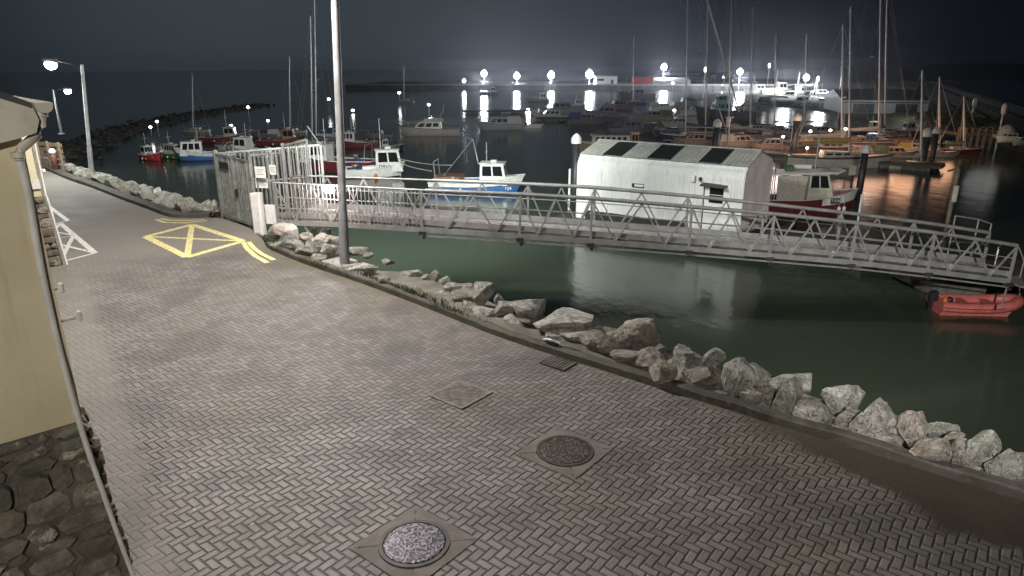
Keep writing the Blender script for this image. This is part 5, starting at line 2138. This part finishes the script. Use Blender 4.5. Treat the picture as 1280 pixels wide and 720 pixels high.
YA = [
 # label, px, py, wpx, heading, top_y, hull, cover
 ('dark hulled yacht whose tall mast rises left of the capped pile behind the hut', 856, 176, 78, R(178), -60, navy, canvas_b),
 ('pale yacht whose mast stands just behind the capped pile at the hut roof', 881, 174, 64, R(176), -70, grp, canvas_b),
 ('brownish yacht with the mast between two leaning spars behind the hut roof', 910, 176, 70, R(182), -30, cream, canvas_w),
 ('blue hulled yacht whose mast ends below the top of the sky beyond the hut', 937, 170, 60, R(178), 8, navy, canvas_b),
 ('shorter masted yacht moored before the bright boatyard', 967, 163, 44, R(176), 42, grp, canvas_b),
 ('white yacht with slim mast under the boatyard flood lamp', 1004, 163, 46, R(184), 42, grp, canvas_w),
 ('long cream yacht with a yellow cover lying behind the red trawler', 1059, 208, 132, R(-9), 8, cream, canvas_y),
 ('brown deck yacht with slightly leaning mast behind the yellow covered one', 1050, 193, 100, R(-7), 30, brownwood, canvas_w),
 ('big two rigged ketch hull whose thick mast leaves the top of the view', 1096, 184, 96, R(-8), -80, cream, canvas_w),
 ('yacht close beside the big ketch with an equally thick shorter mast', 1104, 178, 76, R(-6), -10, maroon, canvas_b),
 ('orange lit yacht with broad pale deck nearest the dark basin', 1150, 211, 66, R(-12), 88, cream, canvas_w),
 ('orange lit yacht with green sail cover behind the broad decked one', 1172, 196, 62, R(-10), 96, cream, canvas_g),
 ('low dark yacht at the outer end of the orange lit pontoon', 1203, 192, 58, R(-8), 120, maroon, canvas_g),
 ('small far yacht with lone mast before the red containers', 791, 130, 30, R(182), 46, navy, None),
 ('dim distant yacht with faint mast above the row of fishing boats', 242, 165, 36, R(178), 92, grey_gel, None),
 ('dim distant yacht behind the open gate leaf with a faint mast', 363, 166, 36, R(178), 70, grey_gel, None),
 ('yacht with two close masts seen just beside the lamp post', 396, 181, 52, R(176), -6, grp, canvas_w),
 ('far faint yacht with mast alone on the dark water before the flood lamps', 505, 128, 22, R(178), 82, grey_gel, None),
]
for it in YA:
    yacht(*it)
t = yacht('faint ketch beside the double masted yacht by the lamp post', 391, 184, 54, R(172), 20, grey_gel, canvas_b)


# leaning spars behind the hut: derricks of an old trawler
def spar(label, a, b_, Y0, Y1, r=.1):
    p0, p1 = PY(*a, Y0), PY(*b_, Y1)
    return tag(MB().tube([p0, p1], r, 6, r * .7).build('derrick_spar', alu), label, 'spar', 'leaning derrick spars')


spar('long pale derrick spar leaning from the big trawler, top leaving the view', (924, 140), (882, -8), 75, 76, .1)
spar('short pale derrick spar leaning below the big trawler wheelhouse', (908, 165), (893, 118), 75, 75.5, .09)

# wooden passenger boat behind the hut
q, s = place(762, 190, 84, R(178), 11, 3.4)
t = thing('wooden_passenger_boat', 'old wooden passenger boat with a long row of windows behind the hut', 'passenger boat', q, R(178), None, s)
H = Hull(11, 3.4, 1.2, 1.8, 1.1, .7, .5)
H.body(timber, t)
H.deck(deckmat, t, .2)
H.rail(cream, t, .05)
house(t, -3.2, 3.2, 2.6, 1.0, 2.7, mat('pale_wood_paint', (.34, .3, .25), .6, 0, .25, 4), .2, .1, 6, 2, grey_gel, .25, (.4, .9), 'long_cabin')
house(t, -4.6, -3.3, 1.8, 1.0, 3.1, mat('orange_wood', (.42, .22, .1), .6, 0, .25, 4), .1, .05, 2, 2, cream, .2, (.35, .9), 'wheelhouse')

# big trawler with pale blue superstructure
q, s = place(905, 150, 76, R(182), 20, 6)
t = thing('fishing_trawler', 'big trawler with pale blue green wheelhouse and lights up its mast', 'trawler', q, R(182), 'fishing boats', s)
H = Hull(20, 6, 2.8, 4.4, 2.6, .8, 1.2, .6)
H.body(mat('dark_brown_hull', (.05, .042, .035), .5, 0, .3, 1), t)
H.deck(deckmat, t, .5)
H.rail(dark_metal, t, .12)
bluegreen = mat('pale_blue_green_paint', (.3, .5, .5), .5, 0, .2, 2)
house(t, -1.5, 4.5, 4.2, 2.4, 5.6, bluegreen, .8, .3, 3, 4, bluegreen, .3, (.5, .85), 'deckhouse')
h2 = house(t, 0, 3.5, 3.2, 5.7, 7.8, bluegreen, .7, .2, 2, 4, white_pt, .3, (.4, .85), 'wheelhouse')
mast(t, 1.2, 7.8, 8, .18, galv)
mast(t, -7.5, 2.4, 8, .18, galv)
for k in range(6):
    MB().lathe((1.2 + .25 * (-1) ** k, -.3, 8.6 + 1.2 * k), [(.05, 0), (.2, .08), (.2, .24), (.05, .3)], 8).build('deck_light', lamp_mid if k % 2 == 0 else white_pt, t)
mb = MB()
mb.box((1.2, 0, 13.2), (.15, 4.5, .15))
mb.box((1.2, 0, 11), (.15, 3.0, .15))
mb.build('crosstree', galv, t)
mb = MB()
mb.tube([(-7.2, -2.2, 2.4), (-7.4, -1.8, 8), (-7.4, 1.8, 8), (-7.2, 2.2, 2.4)], .18, 6)
mb.build('gallows', galv, t)
for x_ in (-4.5, -1.0):
    MB().box((x_, -3.06, 2.2), (1.0, .12, 1.8)).build('tyre_board', cream, t)

# small boats lying between the wooden boat and the far quay
CR = [
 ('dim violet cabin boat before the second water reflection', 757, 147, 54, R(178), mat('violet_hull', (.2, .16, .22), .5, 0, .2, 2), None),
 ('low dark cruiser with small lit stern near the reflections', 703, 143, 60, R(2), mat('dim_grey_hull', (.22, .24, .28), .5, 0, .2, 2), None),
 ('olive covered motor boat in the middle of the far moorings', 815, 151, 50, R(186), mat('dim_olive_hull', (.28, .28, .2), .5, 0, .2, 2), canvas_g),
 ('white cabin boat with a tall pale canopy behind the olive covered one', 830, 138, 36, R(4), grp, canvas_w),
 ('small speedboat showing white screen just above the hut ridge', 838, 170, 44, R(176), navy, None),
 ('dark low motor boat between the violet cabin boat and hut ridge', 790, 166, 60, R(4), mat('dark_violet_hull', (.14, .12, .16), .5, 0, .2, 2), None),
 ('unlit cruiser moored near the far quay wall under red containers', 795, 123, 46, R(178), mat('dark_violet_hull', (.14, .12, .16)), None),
 ('white fronted boat with bright cabin beside the big trawler stern', 930, 137, 28, R(178), grp, None),
]
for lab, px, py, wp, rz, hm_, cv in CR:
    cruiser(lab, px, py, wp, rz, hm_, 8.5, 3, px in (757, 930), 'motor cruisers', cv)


# more hulls crowded along the pontoons behind the hut
brown_gel = mat('brownish_gelcoat', (.28, .2, .15), .45, 0, .25, 2)
tan_gel = mat('tan_gelcoat', (.4, .31, .24), .45, 0, .25, 2)
MORE = [
 (868, 181, 58, 176, brown_gel, None, 'brownish motor boat lying close behind the hut ridge'), (925, 184, 62, 4, tan_gel, canvas_w, 'tan motor boat with pale canopy behind the hut gable end'),
 (962, 187, 56, 178, brown_gel, None, 'brown decked motor boat beside the dark timber pile'), (1000, 183, 60, 184, tan_gel, canvas_b, 'tan motor boat with blue canopy above the red trawler roof'),
 (958, 176, 52, 6, mat('dull_violet_gelcoat', (.16, .13, .14), .5, 0, .2, 2), None, 'dull violet motor boat in the berth row above the brown decked one'), (1030, 178, 54, 176, brown_gel, canvas_w, 'brown motor boat with pale canopy below the boatyard'),
 (1075, 196, 58, -8, tan_gel, None, 'tan motor boat squeezed beside the yellow covered yacht'), (1118, 197, 56, -10, tan_gel, canvas_g, 'tan motor boat with green canopy left of the broad decked yacht'.replace(' left of', ' next to')),
 (1128, 187, 52, -8, brown_gel, None, 'low brown motor boat inside the orange lit berths'), (1146, 190, 46, -12, cream, canvas_y, 'cream boat with yellow canopy inside the orange lit berths'),
 (1068, 184, 54, 172, brown_gel, canvas_b, 'brown motor boat with blue canopy under the thick ketch mast'), (985, 171, 44, 178, grey_gel, None, 'grey motor boat just in front of the boatyard'),
 (1025, 169, 46, 4, tan_gel, None, 'tan motor boat before the sloping slipway'), (900, 169, 50, 180, navy, canvas_w, 'navy motor boat with pale canopy below the big trawler'),
 (945, 166, 40, 2, grp, None, 'white motor boat behind the hut near the domed pile cap'), (1108, 176, 46, 176, brown_gel, None, 'brown motor boat beside the thick shorter mast'),
]
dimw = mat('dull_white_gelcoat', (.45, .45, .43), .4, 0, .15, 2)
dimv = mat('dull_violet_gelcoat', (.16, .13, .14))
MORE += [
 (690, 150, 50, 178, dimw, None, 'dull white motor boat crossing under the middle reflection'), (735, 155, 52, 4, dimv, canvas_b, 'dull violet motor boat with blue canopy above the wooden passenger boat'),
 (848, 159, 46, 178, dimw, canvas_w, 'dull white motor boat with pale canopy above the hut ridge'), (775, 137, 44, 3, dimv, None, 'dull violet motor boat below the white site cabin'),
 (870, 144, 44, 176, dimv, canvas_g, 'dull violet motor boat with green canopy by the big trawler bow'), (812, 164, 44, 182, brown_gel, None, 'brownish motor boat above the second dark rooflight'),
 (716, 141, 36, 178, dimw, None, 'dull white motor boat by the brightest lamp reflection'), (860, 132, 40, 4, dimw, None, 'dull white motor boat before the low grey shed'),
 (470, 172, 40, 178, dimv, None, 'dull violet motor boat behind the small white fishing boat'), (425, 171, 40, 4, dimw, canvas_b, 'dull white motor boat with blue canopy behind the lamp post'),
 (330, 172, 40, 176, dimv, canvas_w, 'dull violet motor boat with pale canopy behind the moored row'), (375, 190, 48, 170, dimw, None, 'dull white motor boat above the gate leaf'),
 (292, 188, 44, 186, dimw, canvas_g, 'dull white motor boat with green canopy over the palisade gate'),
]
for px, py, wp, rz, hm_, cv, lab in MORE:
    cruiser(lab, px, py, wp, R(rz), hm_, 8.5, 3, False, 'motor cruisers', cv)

# pontoons between the berths
for lab, a, b_, w_ in (('long finger pontoon behind the hut running to the orange lit berths', P(905, 186, -2.5), P(1180, 206, -2.5), 1.8),
                       ('far walkway pontoon beneath the tall masts', P(830, 172, -2.5), P(1150, 180, -2.5), 2.2),
                       ('distant walkway pontoon before the bright boatyard', P(930, 158, -2.5), P(1120, 163, -2.5), 2.4),
                       ('low pontoon crossing the dark basin before the far quay', P(672, 147, -2.5), P(760, 146, -2.5), 2.4),
                       ('thin pontoon in front of the grey cruiser berths', P(575, 138, -2.5), P(660, 137, -2.5), 2.0)):
    pontoon(lab, a, b_, w_, -2.5)

# ------------------------------------------------------------------ dock lights and pedestals
for lab, px, py, Y in (('dock light on a short post among the brown decks', 1013, 164, 62), ('dock light on a post before the sloping slipway', 1038, 163, 64),
                       ('dock light between the ketch mast and brown yacht', 1057, 161, 66), ('dock light at the foot of a mast near the hut roof', 979, 171, 58),
                       ('dock light low beside the pontoon of the wooden boat', 1009, 185, 56), ('dock light near the violet cabin boat', 843, 138, 110),
                       ('dock light by the far end of grey cruiser berth', 660, 137, 130), ('dock light on the stern of the olive boat pontoon', 841, 104, 180),
                       ('dock light behind the purple grey trawler', 441, 138, 120), ('dock light over the white cabin boat row', 310, 134, 95),
                       ('dock light beside the distant moored row', 335, 151, 88), ('dock light above the red fishing boat', 196, 152, 75),
                       ('faint dock light behind the red fishing boat', 188, 159, 76), ('dock light high beside the lamp post', 411, 124, 120),
                       ('dock light above dark open basin', 499, 116, 150), ('dock light below the beige cruiser flybridge', 536, 131, 105),
                       ('shore light of the far right-angled quay corner', 289, 157, 84)):
    q = PY(px, py, Y)
    lab = lab.replace('right-angled ', '')
    t = thing('dock_light', lab, 'dock light', q, 0, 'small lights about the harbour')
    f = Y / FPX
    MB().lathe((0, 0, -1.1 * f), [(.9 * f, 0), (1.7 * f, .6 * f), (1.7 * f, 1.7 * f), (.6 * f, 2.5 * f)], 8).build('lens', lamp_mid, t)
    MB().tube([(0, .0, min(-1.2 * f, WZ - q.z + .3)), (0, 0, -1.1 * f)], max(.04, .35 * f), 5).build('post', galv_p, t)
q = PY(912, 152, 62)
t = thing('service_pedestal', 'white service pedestal with a flat hood on the walkway behind the hut', 'pedestal', q)
f = 62 / FPX
MB().box((0, 0, 5 * f), (9 * f, 5 * f, 1.5 * f), ch=.02).build('hood', white_pt, t)
MB().box((-1.5 * f, 0, 1.8 * f), (5 * f, 4 * f, 5 * f), ch=.05).build('body', white_pt, t)
MB().box((-2 * f, 0, -4 * f), (4 * f, 4 * f, 5.5 * f), ch=.05).build('foot', cream, t)
MB().tube([(0, 0, WZ - q.z + .4), (0, 0, -6 * f)], .07, 6).build('post', galv_p, t)

# ------------------------------------------------------------------ far quay, its lamps and sheds
YQ = 250.0
qx = lambda px, z=0: PY(px, 110, YQ).x
zq = PY(680, 107, YQ).z
mb = MB()
q0, q1 = PY(440, 110, YQ + 10), PY(1130, 110, YQ)
mb.box(((q0.x + q1.x) / 2, YQ + 40, (zq + WZ - 1) / 2), (q1.x - q0.x, 80, zq - WZ + 1))
quay_m, nt, b = new_mat('quay_stone')
o = OBJ(nt)
c = MIX(nt, SS(nt, NOISE(nt, o, .3, 5), .35, .65), (.06, .06, .065), (.12, .12, .125))
nt.links.new(c, b.inputs['Base Color'])
b.inputs['Roughness'].default_value = .8
struct(mb.build('quay_pavement', quay_m))
mb = MB()
mb.box(((q0.x + q1.x) / 2, YQ - .2, zq + .25), (q1.x - q0.x, .7, .5))
struct(mb.build('quay_kerb', conc))
for lab, px, py, w_ in (('bright floodlight mast on the far quay, furthest from the white cabin', 605, 92, 15), ('second bright floodlight mast along the far quay', 646, 95, 15),
                        ('bright floodlight mast in the middle of the far quay', 689, 94, 17), ('brightest floodlight mast beside the white site cabin', 737, 93, 19),
                        ('floodlight mast behind the grey shed near the red containers', 830, 84, 15), ('floodlight mast beside the big trawler wheelhouse', 925, 90, 15),
                        ('floodlight mast over the crowded boatyard', 1008, 97, 15), ('small harbour lamp far along the dim quay', 580, 101, 8)):
    Y = YQ + (6 if px < 800 else -18 if px > 900 else 20)
    q = PY(px, py, Y)
    f = Y / FPX
    t = thing('floodlight_mast', lab, 'floodlight', (q.x, q.y, zq), 0, 'floodlight masts on the far quay')
    h = q.z - zq
    MB().tube([(0, 0, 0 if px < 900 else WZ - zq), (0, 0, h)], .14, 8, .1).build('pole', dark_metal, t)
    mb = MB()
    mb.lathe((0, 0, h - w_ * f * .36), [(w_ * f * r_, w_ * f * z_) for r_, z_ in ((.03, .14), (.12, .17), (.19, .25), (.22, .36), (.19, .47), (.12, .55), (.03, .58))], 18)
    mb.build('lamp_ring', lamp_far, t)
    MB().lathe((0, 0, h + w_ * f * .3), [(w_ * f * .13, 0), (w_ * f * .08, w_ * f * .06)], 12).build('crown', galv, t)
    point('floodlight', (q.x, q.y - 2.5, q.z - w_ * f * .6), 19000 if w_ > 10 else 900, (.88, .92, 1), 1.0)
t = thing('site_cabin', 'white site cabin with dark window and door on the far quay', 'cabin', (PY(757, 104, YQ + 3).x, YQ + 3, zq))
f = YQ / FPX
MB().box((0, 0, 5.2 * f), (26 * f, 3.5, 10.4 * f), ch=.1).build('wall', white_pt, t)
MB().box((-7 * f, -1.79, 6.6 * f), (8 * f, .1, 2.4 * f)).build('window', glass, t)
MB().box((7 * f, -1.79, 3.4 * f), (3 * f, .1, 6.4 * f)).build('door', dark_metal, t)
MB().box((0, 0, 10.6 * f), (27.5 * f, 3.9, .25)).build('roof', grey_gel, t)
for px, lab in ((796, 'red shipping container nearer the white site cabin on the quay'), (809, 'red shipping container next to the long grey shed')):
    t = thing('shipping_container', lab, 'container', (PY(px, 104, YQ + 4).x, YQ + 4, zq), 0, 'red containers on the far quay')
    mb = MB()
    rows = [[], []]
    for k in range(17):
        for dd in (0, .12):
            x_ = -5.5 * f + 11 * f * (k + dd * 3) / 17.4
            rows[0].append(Vector((x_, -1.25 - dd, .1)))
            rows[1].append(Vector((x_, -1.25 - dd, 9.5 * f)))
    mb.grid(rows, False)
    mb.build('ribbed_side', red_hull, t)
    MB().box((0, .05, 4.8 * f), (11 * f, 2.5, 9.4 * f)).build('body', red_hull, t)
    mb = MB()
    for sx in (-1, 1):
        mb.box((sx * 5.5 * f, -1.3, 4.8 * f), (.2, .25, 9.6 * f))
    mb.build('corner_posts', maroon, t)
shed_m = mat('grey_shed_sheet', (.16, .165, .17), .6, .1, .25, .3)


def shed(label, px0, px1, py_b, py_t, Y, dep, roofh, m):
    a, c = PY(px0, py_b, Y), PY(px1, py_b, Y)
    zt_ = PY((px0 + px1) / 2, py_t, Y).z
    t = thing('quay_shed', label, 'shed', ((a.x + c.x) / 2, Y, a.z))
    w_ = c.x - a.x
    h = zt_ - a.z
    MB().box((0, dep / 2, h * .4), (w_, dep, h * .8)).build('wall', m, t)
    mb = MB()
    mb.prism([(-w_ / 2 - .3, -.3, h * .8), (-w_ / 2 - .3, dep / 2, h * .8 + roofh), (-w_ / 2 - .3, dep + .3, h * .8)], None, (w_ + .6, 0, 0))
    mb.build('roof', mat('shed_roof', (.2, .22, .22), .5, .1, .2, .3), t)
    n = max(2, int(w_ / 6))
    for k in range(n):
        MB().box((-w_ / 2 + w_ * (k + .5) / n, -.04, h * .3), (w_ / n * .5, .1, h * .55)).build('door', dark_metal, t)
    mb = MB()
    mb.box((0, -.06, h * .66), (w_, .1, h * .06))
    mb.build('gutter', dark_metal, t)
    return t


shed('low grey shed behind the quay floodlight next to the containers', 818, 862, 112, 98, YQ + 10, 12, 1.0, shed_m)
sh = shed('long pale grey boatyard shed behind the thick masts', 1056, 1154, 142, 121, 98, 12, 1.3, mat('pale_shed_sheet', (.33, .36, .36), .6, .1, .2, .3))
sh.rotation_euler = (0, 0, R(-12))
# boatyard ground and the shore beyond the berths
mb = MB()
shore_line = smooth_line([P(930, 133, -2.8), P(985, 133, -2.8), P(1045, 140, -2.8), P(1090, 150, -2.8), P(1160, 166, -2.8), P(1215, 171, -2.8), P(1246, 178, -2.8), P(1282, 189, -2.8), P(1420, 222, -2.8), P(1700, 300, -2.8)], 8)
rows = []
for d_, z_ in ((-2, -3.8), (0, -3.0), (2.2, -1.9), (6, -1.6), (30, -1.2), (90, -.8), (220, 0)):
    rows.append([p + Vector((.45, .9, 0)) * d_ + Vector((0, 0, z_ + 2.8 + .25 * mnoise.noise(p * .4 + Vector((d_, 0, 0)))))  for p in shore_line])
struct(mb.grid(rows, True).build('shore_terrain', bank_m))
mb = MB()
rows = []
for k, (Y, hh) in enumerate(((420, 0), (470, 4), (560, 10), (700, 16))):
    rows.append([Vector((x_, Y, WZ - 1 + hh * (1 / (1 + math.exp(-(x_ - 260) / 60))) * (.75 + .5 * mnoise.noise(Vector((x_ * .006, Y * .01, 3)))))) for x_ in np.linspace(60, 900, 60)])
struct(mb.grid(rows, True).build('hills', mat('dark_hillside', (.02, .024, .02), .9, 0, .4, .02)))

# boats ashore in the boatyard, lit white by the floodlights
r3 = random.Random(5)
YB = []
yard_words = ['with blue stripe', 'under pale canvas', 'with dark windows', 'with low cabin', 'with tall radar arch', 'with grey hull', 'with raised bow', 'beside a lamp mast', 'with green canvas', 'with open stern',
              'with maroon hull', 'with short aerial']
rows_ = [(948, 108), (962, 113), (975, 109), (988, 116), (1000, 112), (1012, 118), (1026, 113), (1040, 119), (972, 121), (1002, 125), (1030, 127), (955, 126)]
proto = None
for k, (px, py) in enumerate(rows_):
    Y = 168 - (py - 108) * 1.6
    q = PY(px, py + 8, Y)
    lab = 'boat ashore in the floodlit boatyard ' + yard_words[k]
    hm_ = [grp, white_pt, cream, grp, white_pt, grey_gel][k % 6] if k != 10 else maroon
    L, B = 8.5, 3
    rz = R(r3.uniform(-40, 40) + (180 if k % 2 else 0))
    t = thing('stored_boat', lab, 'boat', q, rz, 'boats stored in the boatyard', r3.uniform(.6, .8))
    H = Hull(L, B, 1.05, 1.5, 1.0, .9, .9, .9, 1.8, 8)
    H.body(hm_, t)
    H.deck(hm_, t, .08)
    H.band(.7, .85, navy if k % 3 == 0 else dark_metal, t, 'stripe', 0, .97)
    if k in (1, 8):
        MB().hexa([(-4, -1.3, 1), (3.6, -.8, 1.1), (3.6, .8, 1.1), (-4, 1.3, 1)], [(-3.6, -.1, 2.5), (2.8, -.1, 2.2), (2.8, .1, 2.2), (-3.6, .1, 2.5)]).build('cover', canvas_g if k == 8 else canvas_w, t)
    else:
        house(t, -1.5, 2.0, 2.2, .9, 2.4 + .4 * (k % 3), hm_, .7, .1, 2, 2, hm_, .15, (.4, .85), 'cabin')
        mb = MB()
        mb.tube([(-1.4, -1.1, 2.2), (-1.8, -.9, 3.5), (-1.8, .9, 3.5), (-1.4, 1.1, 2.2)], .08, 5)
        mb.tube([(-1.8, 0, 3.5), (-1.9, 0, 5.2 + (k % 4))], .05, 5)
        mb.build('radar_arch', white_pt, t)
    mb = MB()
    for sx in (-2.4, 1.8):
        for sy in (-1, 1):
            mb.bar((sx, sy * 1.0, -3.2), (sx, sy * 1.1, .2), .12, .12)
    mb.build('cradle', dark_metal, t)
point('boatyard_extra_light', PY(985, 92, 156), 5500, (.9, .93, 1), .8)  # extra points added to strengthen the floodlights over the boats
point('boatyard_extra_light', PY(1030, 98, 150), 3500, (.9, .93, 1), .8)
for px, py, top, lab in ((958, 116, 83, 'thin boatyard lamp column beside the short masted yacht'), (1019, 122, 100, 'boatyard lamp column with a white head near the shed'),
                         (1212, 157, 131, 'shore lamp column beside the dark quay on the far shore'), (1248, 165, 139, 'shore lamp column next to the pale dome'),
                         (879, 118, 88, 'domed quay lamp on a double leg behind the yacht masts')):
    q = P(px, py + (6 if px > 1200 else 0), -1.7)
    Y = q.y
    h = PY(px, top, Y).z - q.z
    t = thing('lamp_column', lab, 'lamp column', q, 0, 'lamp columns on the far shore')
    MB().tube([(0, 0, -1.5), (0, 0, h)], .12, 6, .09).build('pole', galv, t)
    MB().lathe((0, 0, h - .3), [(.14, 0), (.22, .2), (.22, .8), (.1, 1.0)], 8).build('head', lamp_mid if px < 1100 else white_pt, t)

# far right shore: parked small boats, dome, bushes and a timber pier
for k, (px, py, w_, lab) in enumerate(((1217, 164, 22, 'white boat hauled out on the far shore by the shore lamp'), (1232, 167, 26, 'second pale boat hauled out beyond the timber pier'), (1246, 171, 20, 'small hauled out boat just before the pale dome'),
                                       (1262, 176, 30, 'pale boat near the water beside the dome'), (1276, 180, 26, 'last pale boat on the far shore at the frame edge'))):
    q = P(px, py, -1.75)
    t = thing('stored_boat', lab, 'boat', q, R(170 + 20 * (k % 3)), 'boats hauled out on the far shore', w_ * q.y / FPX / 7)
    H = Hull(8, 2.8, 1.0, 1.4, 1.0, .9, .9, .6, 1.8, 8)
    H.body([grp, cream, grp][k % 3], t)
    H.deck(cream, t, .08)
    house(t, -1.5, 1.8, 2.0, .9, 2.1, cream, .7, .1, 2, 2, grp, .12, (.4, .85), 'cabin')
q = P(1257, 173, -1.7)
t = thing('storage_dome', 'pale round dome sitting on the far shore among hauled out boats', 'dome', q)
MB().lathe((0, 0, 0), [(.72, 0), (.74, .3), (.66, .72), (.45, 1.05), (.15, 1.22), (.02, 1.25)], 16).build('shell', canvas_w, t)
MB().box((0, -.7, .25), (.4, .12, .5)).build('door', dark_metal, t)
shore = P(1172, 178, WZ)
t = thing('timber_pier', 'dark timber pier front on piles behind the orange lit yachts', 'pier', (P(1167, 163, -1.5).x, P(1190, 166, -1.5).y - 1.5, -1.5))
w_ = P(1216, 166, -1.5).x - P(1167, 166, -1.5).x
MB().box((w_ / 2, 2, .0), (w_, 4, .3)).build('deck', timber, t)
for k in range(7):
    MB().tube([(w_ * k / 6, .1, -2.5), (w_ * k / 6, .1, .6)], .16, 6).build('pile', timber, t)
leaf_m = mat('bush_leaves', (.055, .075, .035), .8, 0, .5, 2)


def bush(label, q, rx, rz_, n, seed):
    r = random.Random(seed)
    t = thing('shore_bush', label, 'bush', q, 0, 'bushes on the far shore')
    mb = MB()
    for k in range(7):
        a = r.uniform(0, 6.28)
        mb.tube([(0, 0, -.3), (rx * .3 * math.cos(a), rx * .3 * math.sin(a), rz_ * .5), (rx * .6 * math.cos(a), rx * .6 * math.sin(a), rz_ * .95)], .05, 4, .02)
    mb.build('stems', timber, t)
    mb = MB()
    cl_ = [Vector((r.gauss(0, rx * .45), r.gauss(0, rx * .4), rz_ * r.uniform(.25, 1.0))) for _ in range(16)]
    for k in range(n):
        c_ = r.choice(cl_)
        p = c_ + Vector((r.gauss(0, rx * .17), r.gauss(0, rx * .17), r.gauss(0, rz_ * .13)))
        u = Vector((r.gauss(0, 1), r.gauss(0, 1), r.gauss(0, 1))).normalized() * r.uniform(.08, .2)
        v = u.orthogonal().normalized() * r.uniform(.05, .1)
        mb.add([p - u, p - v, p + u, p + v], [(0, 1, 2, 3)])
    mb.build('leaves', leaf_m, t, fix=False)


for k, (px, py, rx, rz_, lab) in enumerate(((1166, 160, 2.2, 2.2, 'dark bush on the far shore above the orange lit yachts'), (1182, 160, 2.6, 2.6, 'broad green bush above the timber pier'),
                                            (1199, 162, 2.2, 2.2, 'green bush at the outer end of the timber pier'), (1222, 158, 1.6, 1.3, 'low bush behind the first hauled out boat'))):
    bush(lab, P(px, py + 2, -1.4), rx * .75, rz_ * .7, 700, k)

# boats by the far quay, quite dim
for k, (px, py, w_, lab) in enumerate(((612, 118, 26, 'tiny dim boat beneath the first floodlight reflection'), (672, 127, 30, 'tiny lit workboat between two reflections'), (718, 133, 24, 'tiny boat with pale stern by the brightest reflection'),
                                       (1125, 168, 44, 'reddish motor boat tucked behind the green covered yacht'), (1085, 166, 40, 'grey motor boat under the pale shed'), (1195, 181, 30, 'small orange lit boat at the pier end'))):
    fishing_boat(lab, px, py, w_, R(178 if k % 2 else 4), [navy, grey_gel, grp, maroon, grey_gel, cream][k], [grey_gel, grp, grp, cream, cream, brownwood][k], None, k % 2 == 0, 8, 2.9, 2.3, .9, 1.5, .9, 2, k % 2 == 0, 2)

# warm light of the marina
point('marina_lamp_warm', PY(1057, 157, 65), 130, (1, .6, .42), 1.3)
point('marina_lamp_warm', PY(1140, 168, 59), 90, (1, .52, .3), 1.3)
point('marina_lamp_warm', PY(1180, 168, 62), 60, (1, .52, .3), 1.3)
point('marina_lamp_warm', PY(1095, 172, 58), 90, (1, .55, .36), 1.3)
point('marina_lamp_warm', PY(960, 158, 62), 220, (1, .66, .5), 1.3)
point('marina_lamp_warm', PY(1010, 172, 55), 150, (1, .66, .5), 1.3)
point('marina_lamp_cool', PY(1240, 158, 60), 10, (.95, 1, .95), 1.3)
point('dock_lamp_light', PY(843, 136, 107), 420, (1, .95, .9), .4)
point('dock_lamp_light', PY(660, 135, 126), 420, (1, .95, .9), .4)
point('boatyard_extra_light', PY(1100, 122, 90), 420, (.92, 1, .97), .8)  # added without a lamp, to brighten the front of the pale shed
point('basin_lamp', PY(536, 128, 100), 500, (1, .92, .88), .4)
# bollard on the far bank and a fence panel at the street end
q = P(70, 213, .1)
t = thing('bollard', 'reddish bollard with white cap on the far end of the street', 'bollard', q)
MB().lathe((0, 0, 0), [(.13, 0), (.12, .6), (.12, .72)], 12).build('shaft', mat('dull_red_paint', (.2, .08, .07), .6, 0, .3, 4), t)
MB().lathe((0, 0, .722), [(.14, 0), (.14, .1), (.08, .2), (.01, .23)], 12).build('cap', white_pt, t)
q = P(52, 212, 0)
t = thing('street_end_fence', 'dark slatted fence closing the far end of the street', 'fence', q, R(150))
for k in range(3):
    MB().box((-.9 * k, 0, .6), (.1, .1, 1.4)).build('post', timber, t)
mb = MB()
for k in range(5):
    mb.box((-.95, -.06, .2 + .24 * k), (2.0, .03, .17))
mb.build('slat_panel', timber, t)

HAZE = 1
if HAZE:
    mb = MB()
    mb.box((0, 1400, 13.5), (2400, 3400, 36))
    hz_m = bpy.data.materials.new('harbour_haze')
    hz_m.use_nodes = True
    nt = hz_m.node_tree
    for n in list(nt.nodes):
        if n.type == 'BSDF_PRINCIPLED':
            nt.nodes.remove(n)
    pv = NN(nt, 'ShaderNodeVolumePrincipled')
    pv.inputs['Color'].default_value = (.85, .9, 1, 1)
    pv.inputs['Density'].default_value = .00016
    pv.inputs['Anisotropy'].default_value = .88
    nt.links.new(pv.outputs[0], nt.nodes['Material Output'].inputs['Volume'])
    hz = mb.build('haze', hz_m)
    struct(hz, 'stuff')
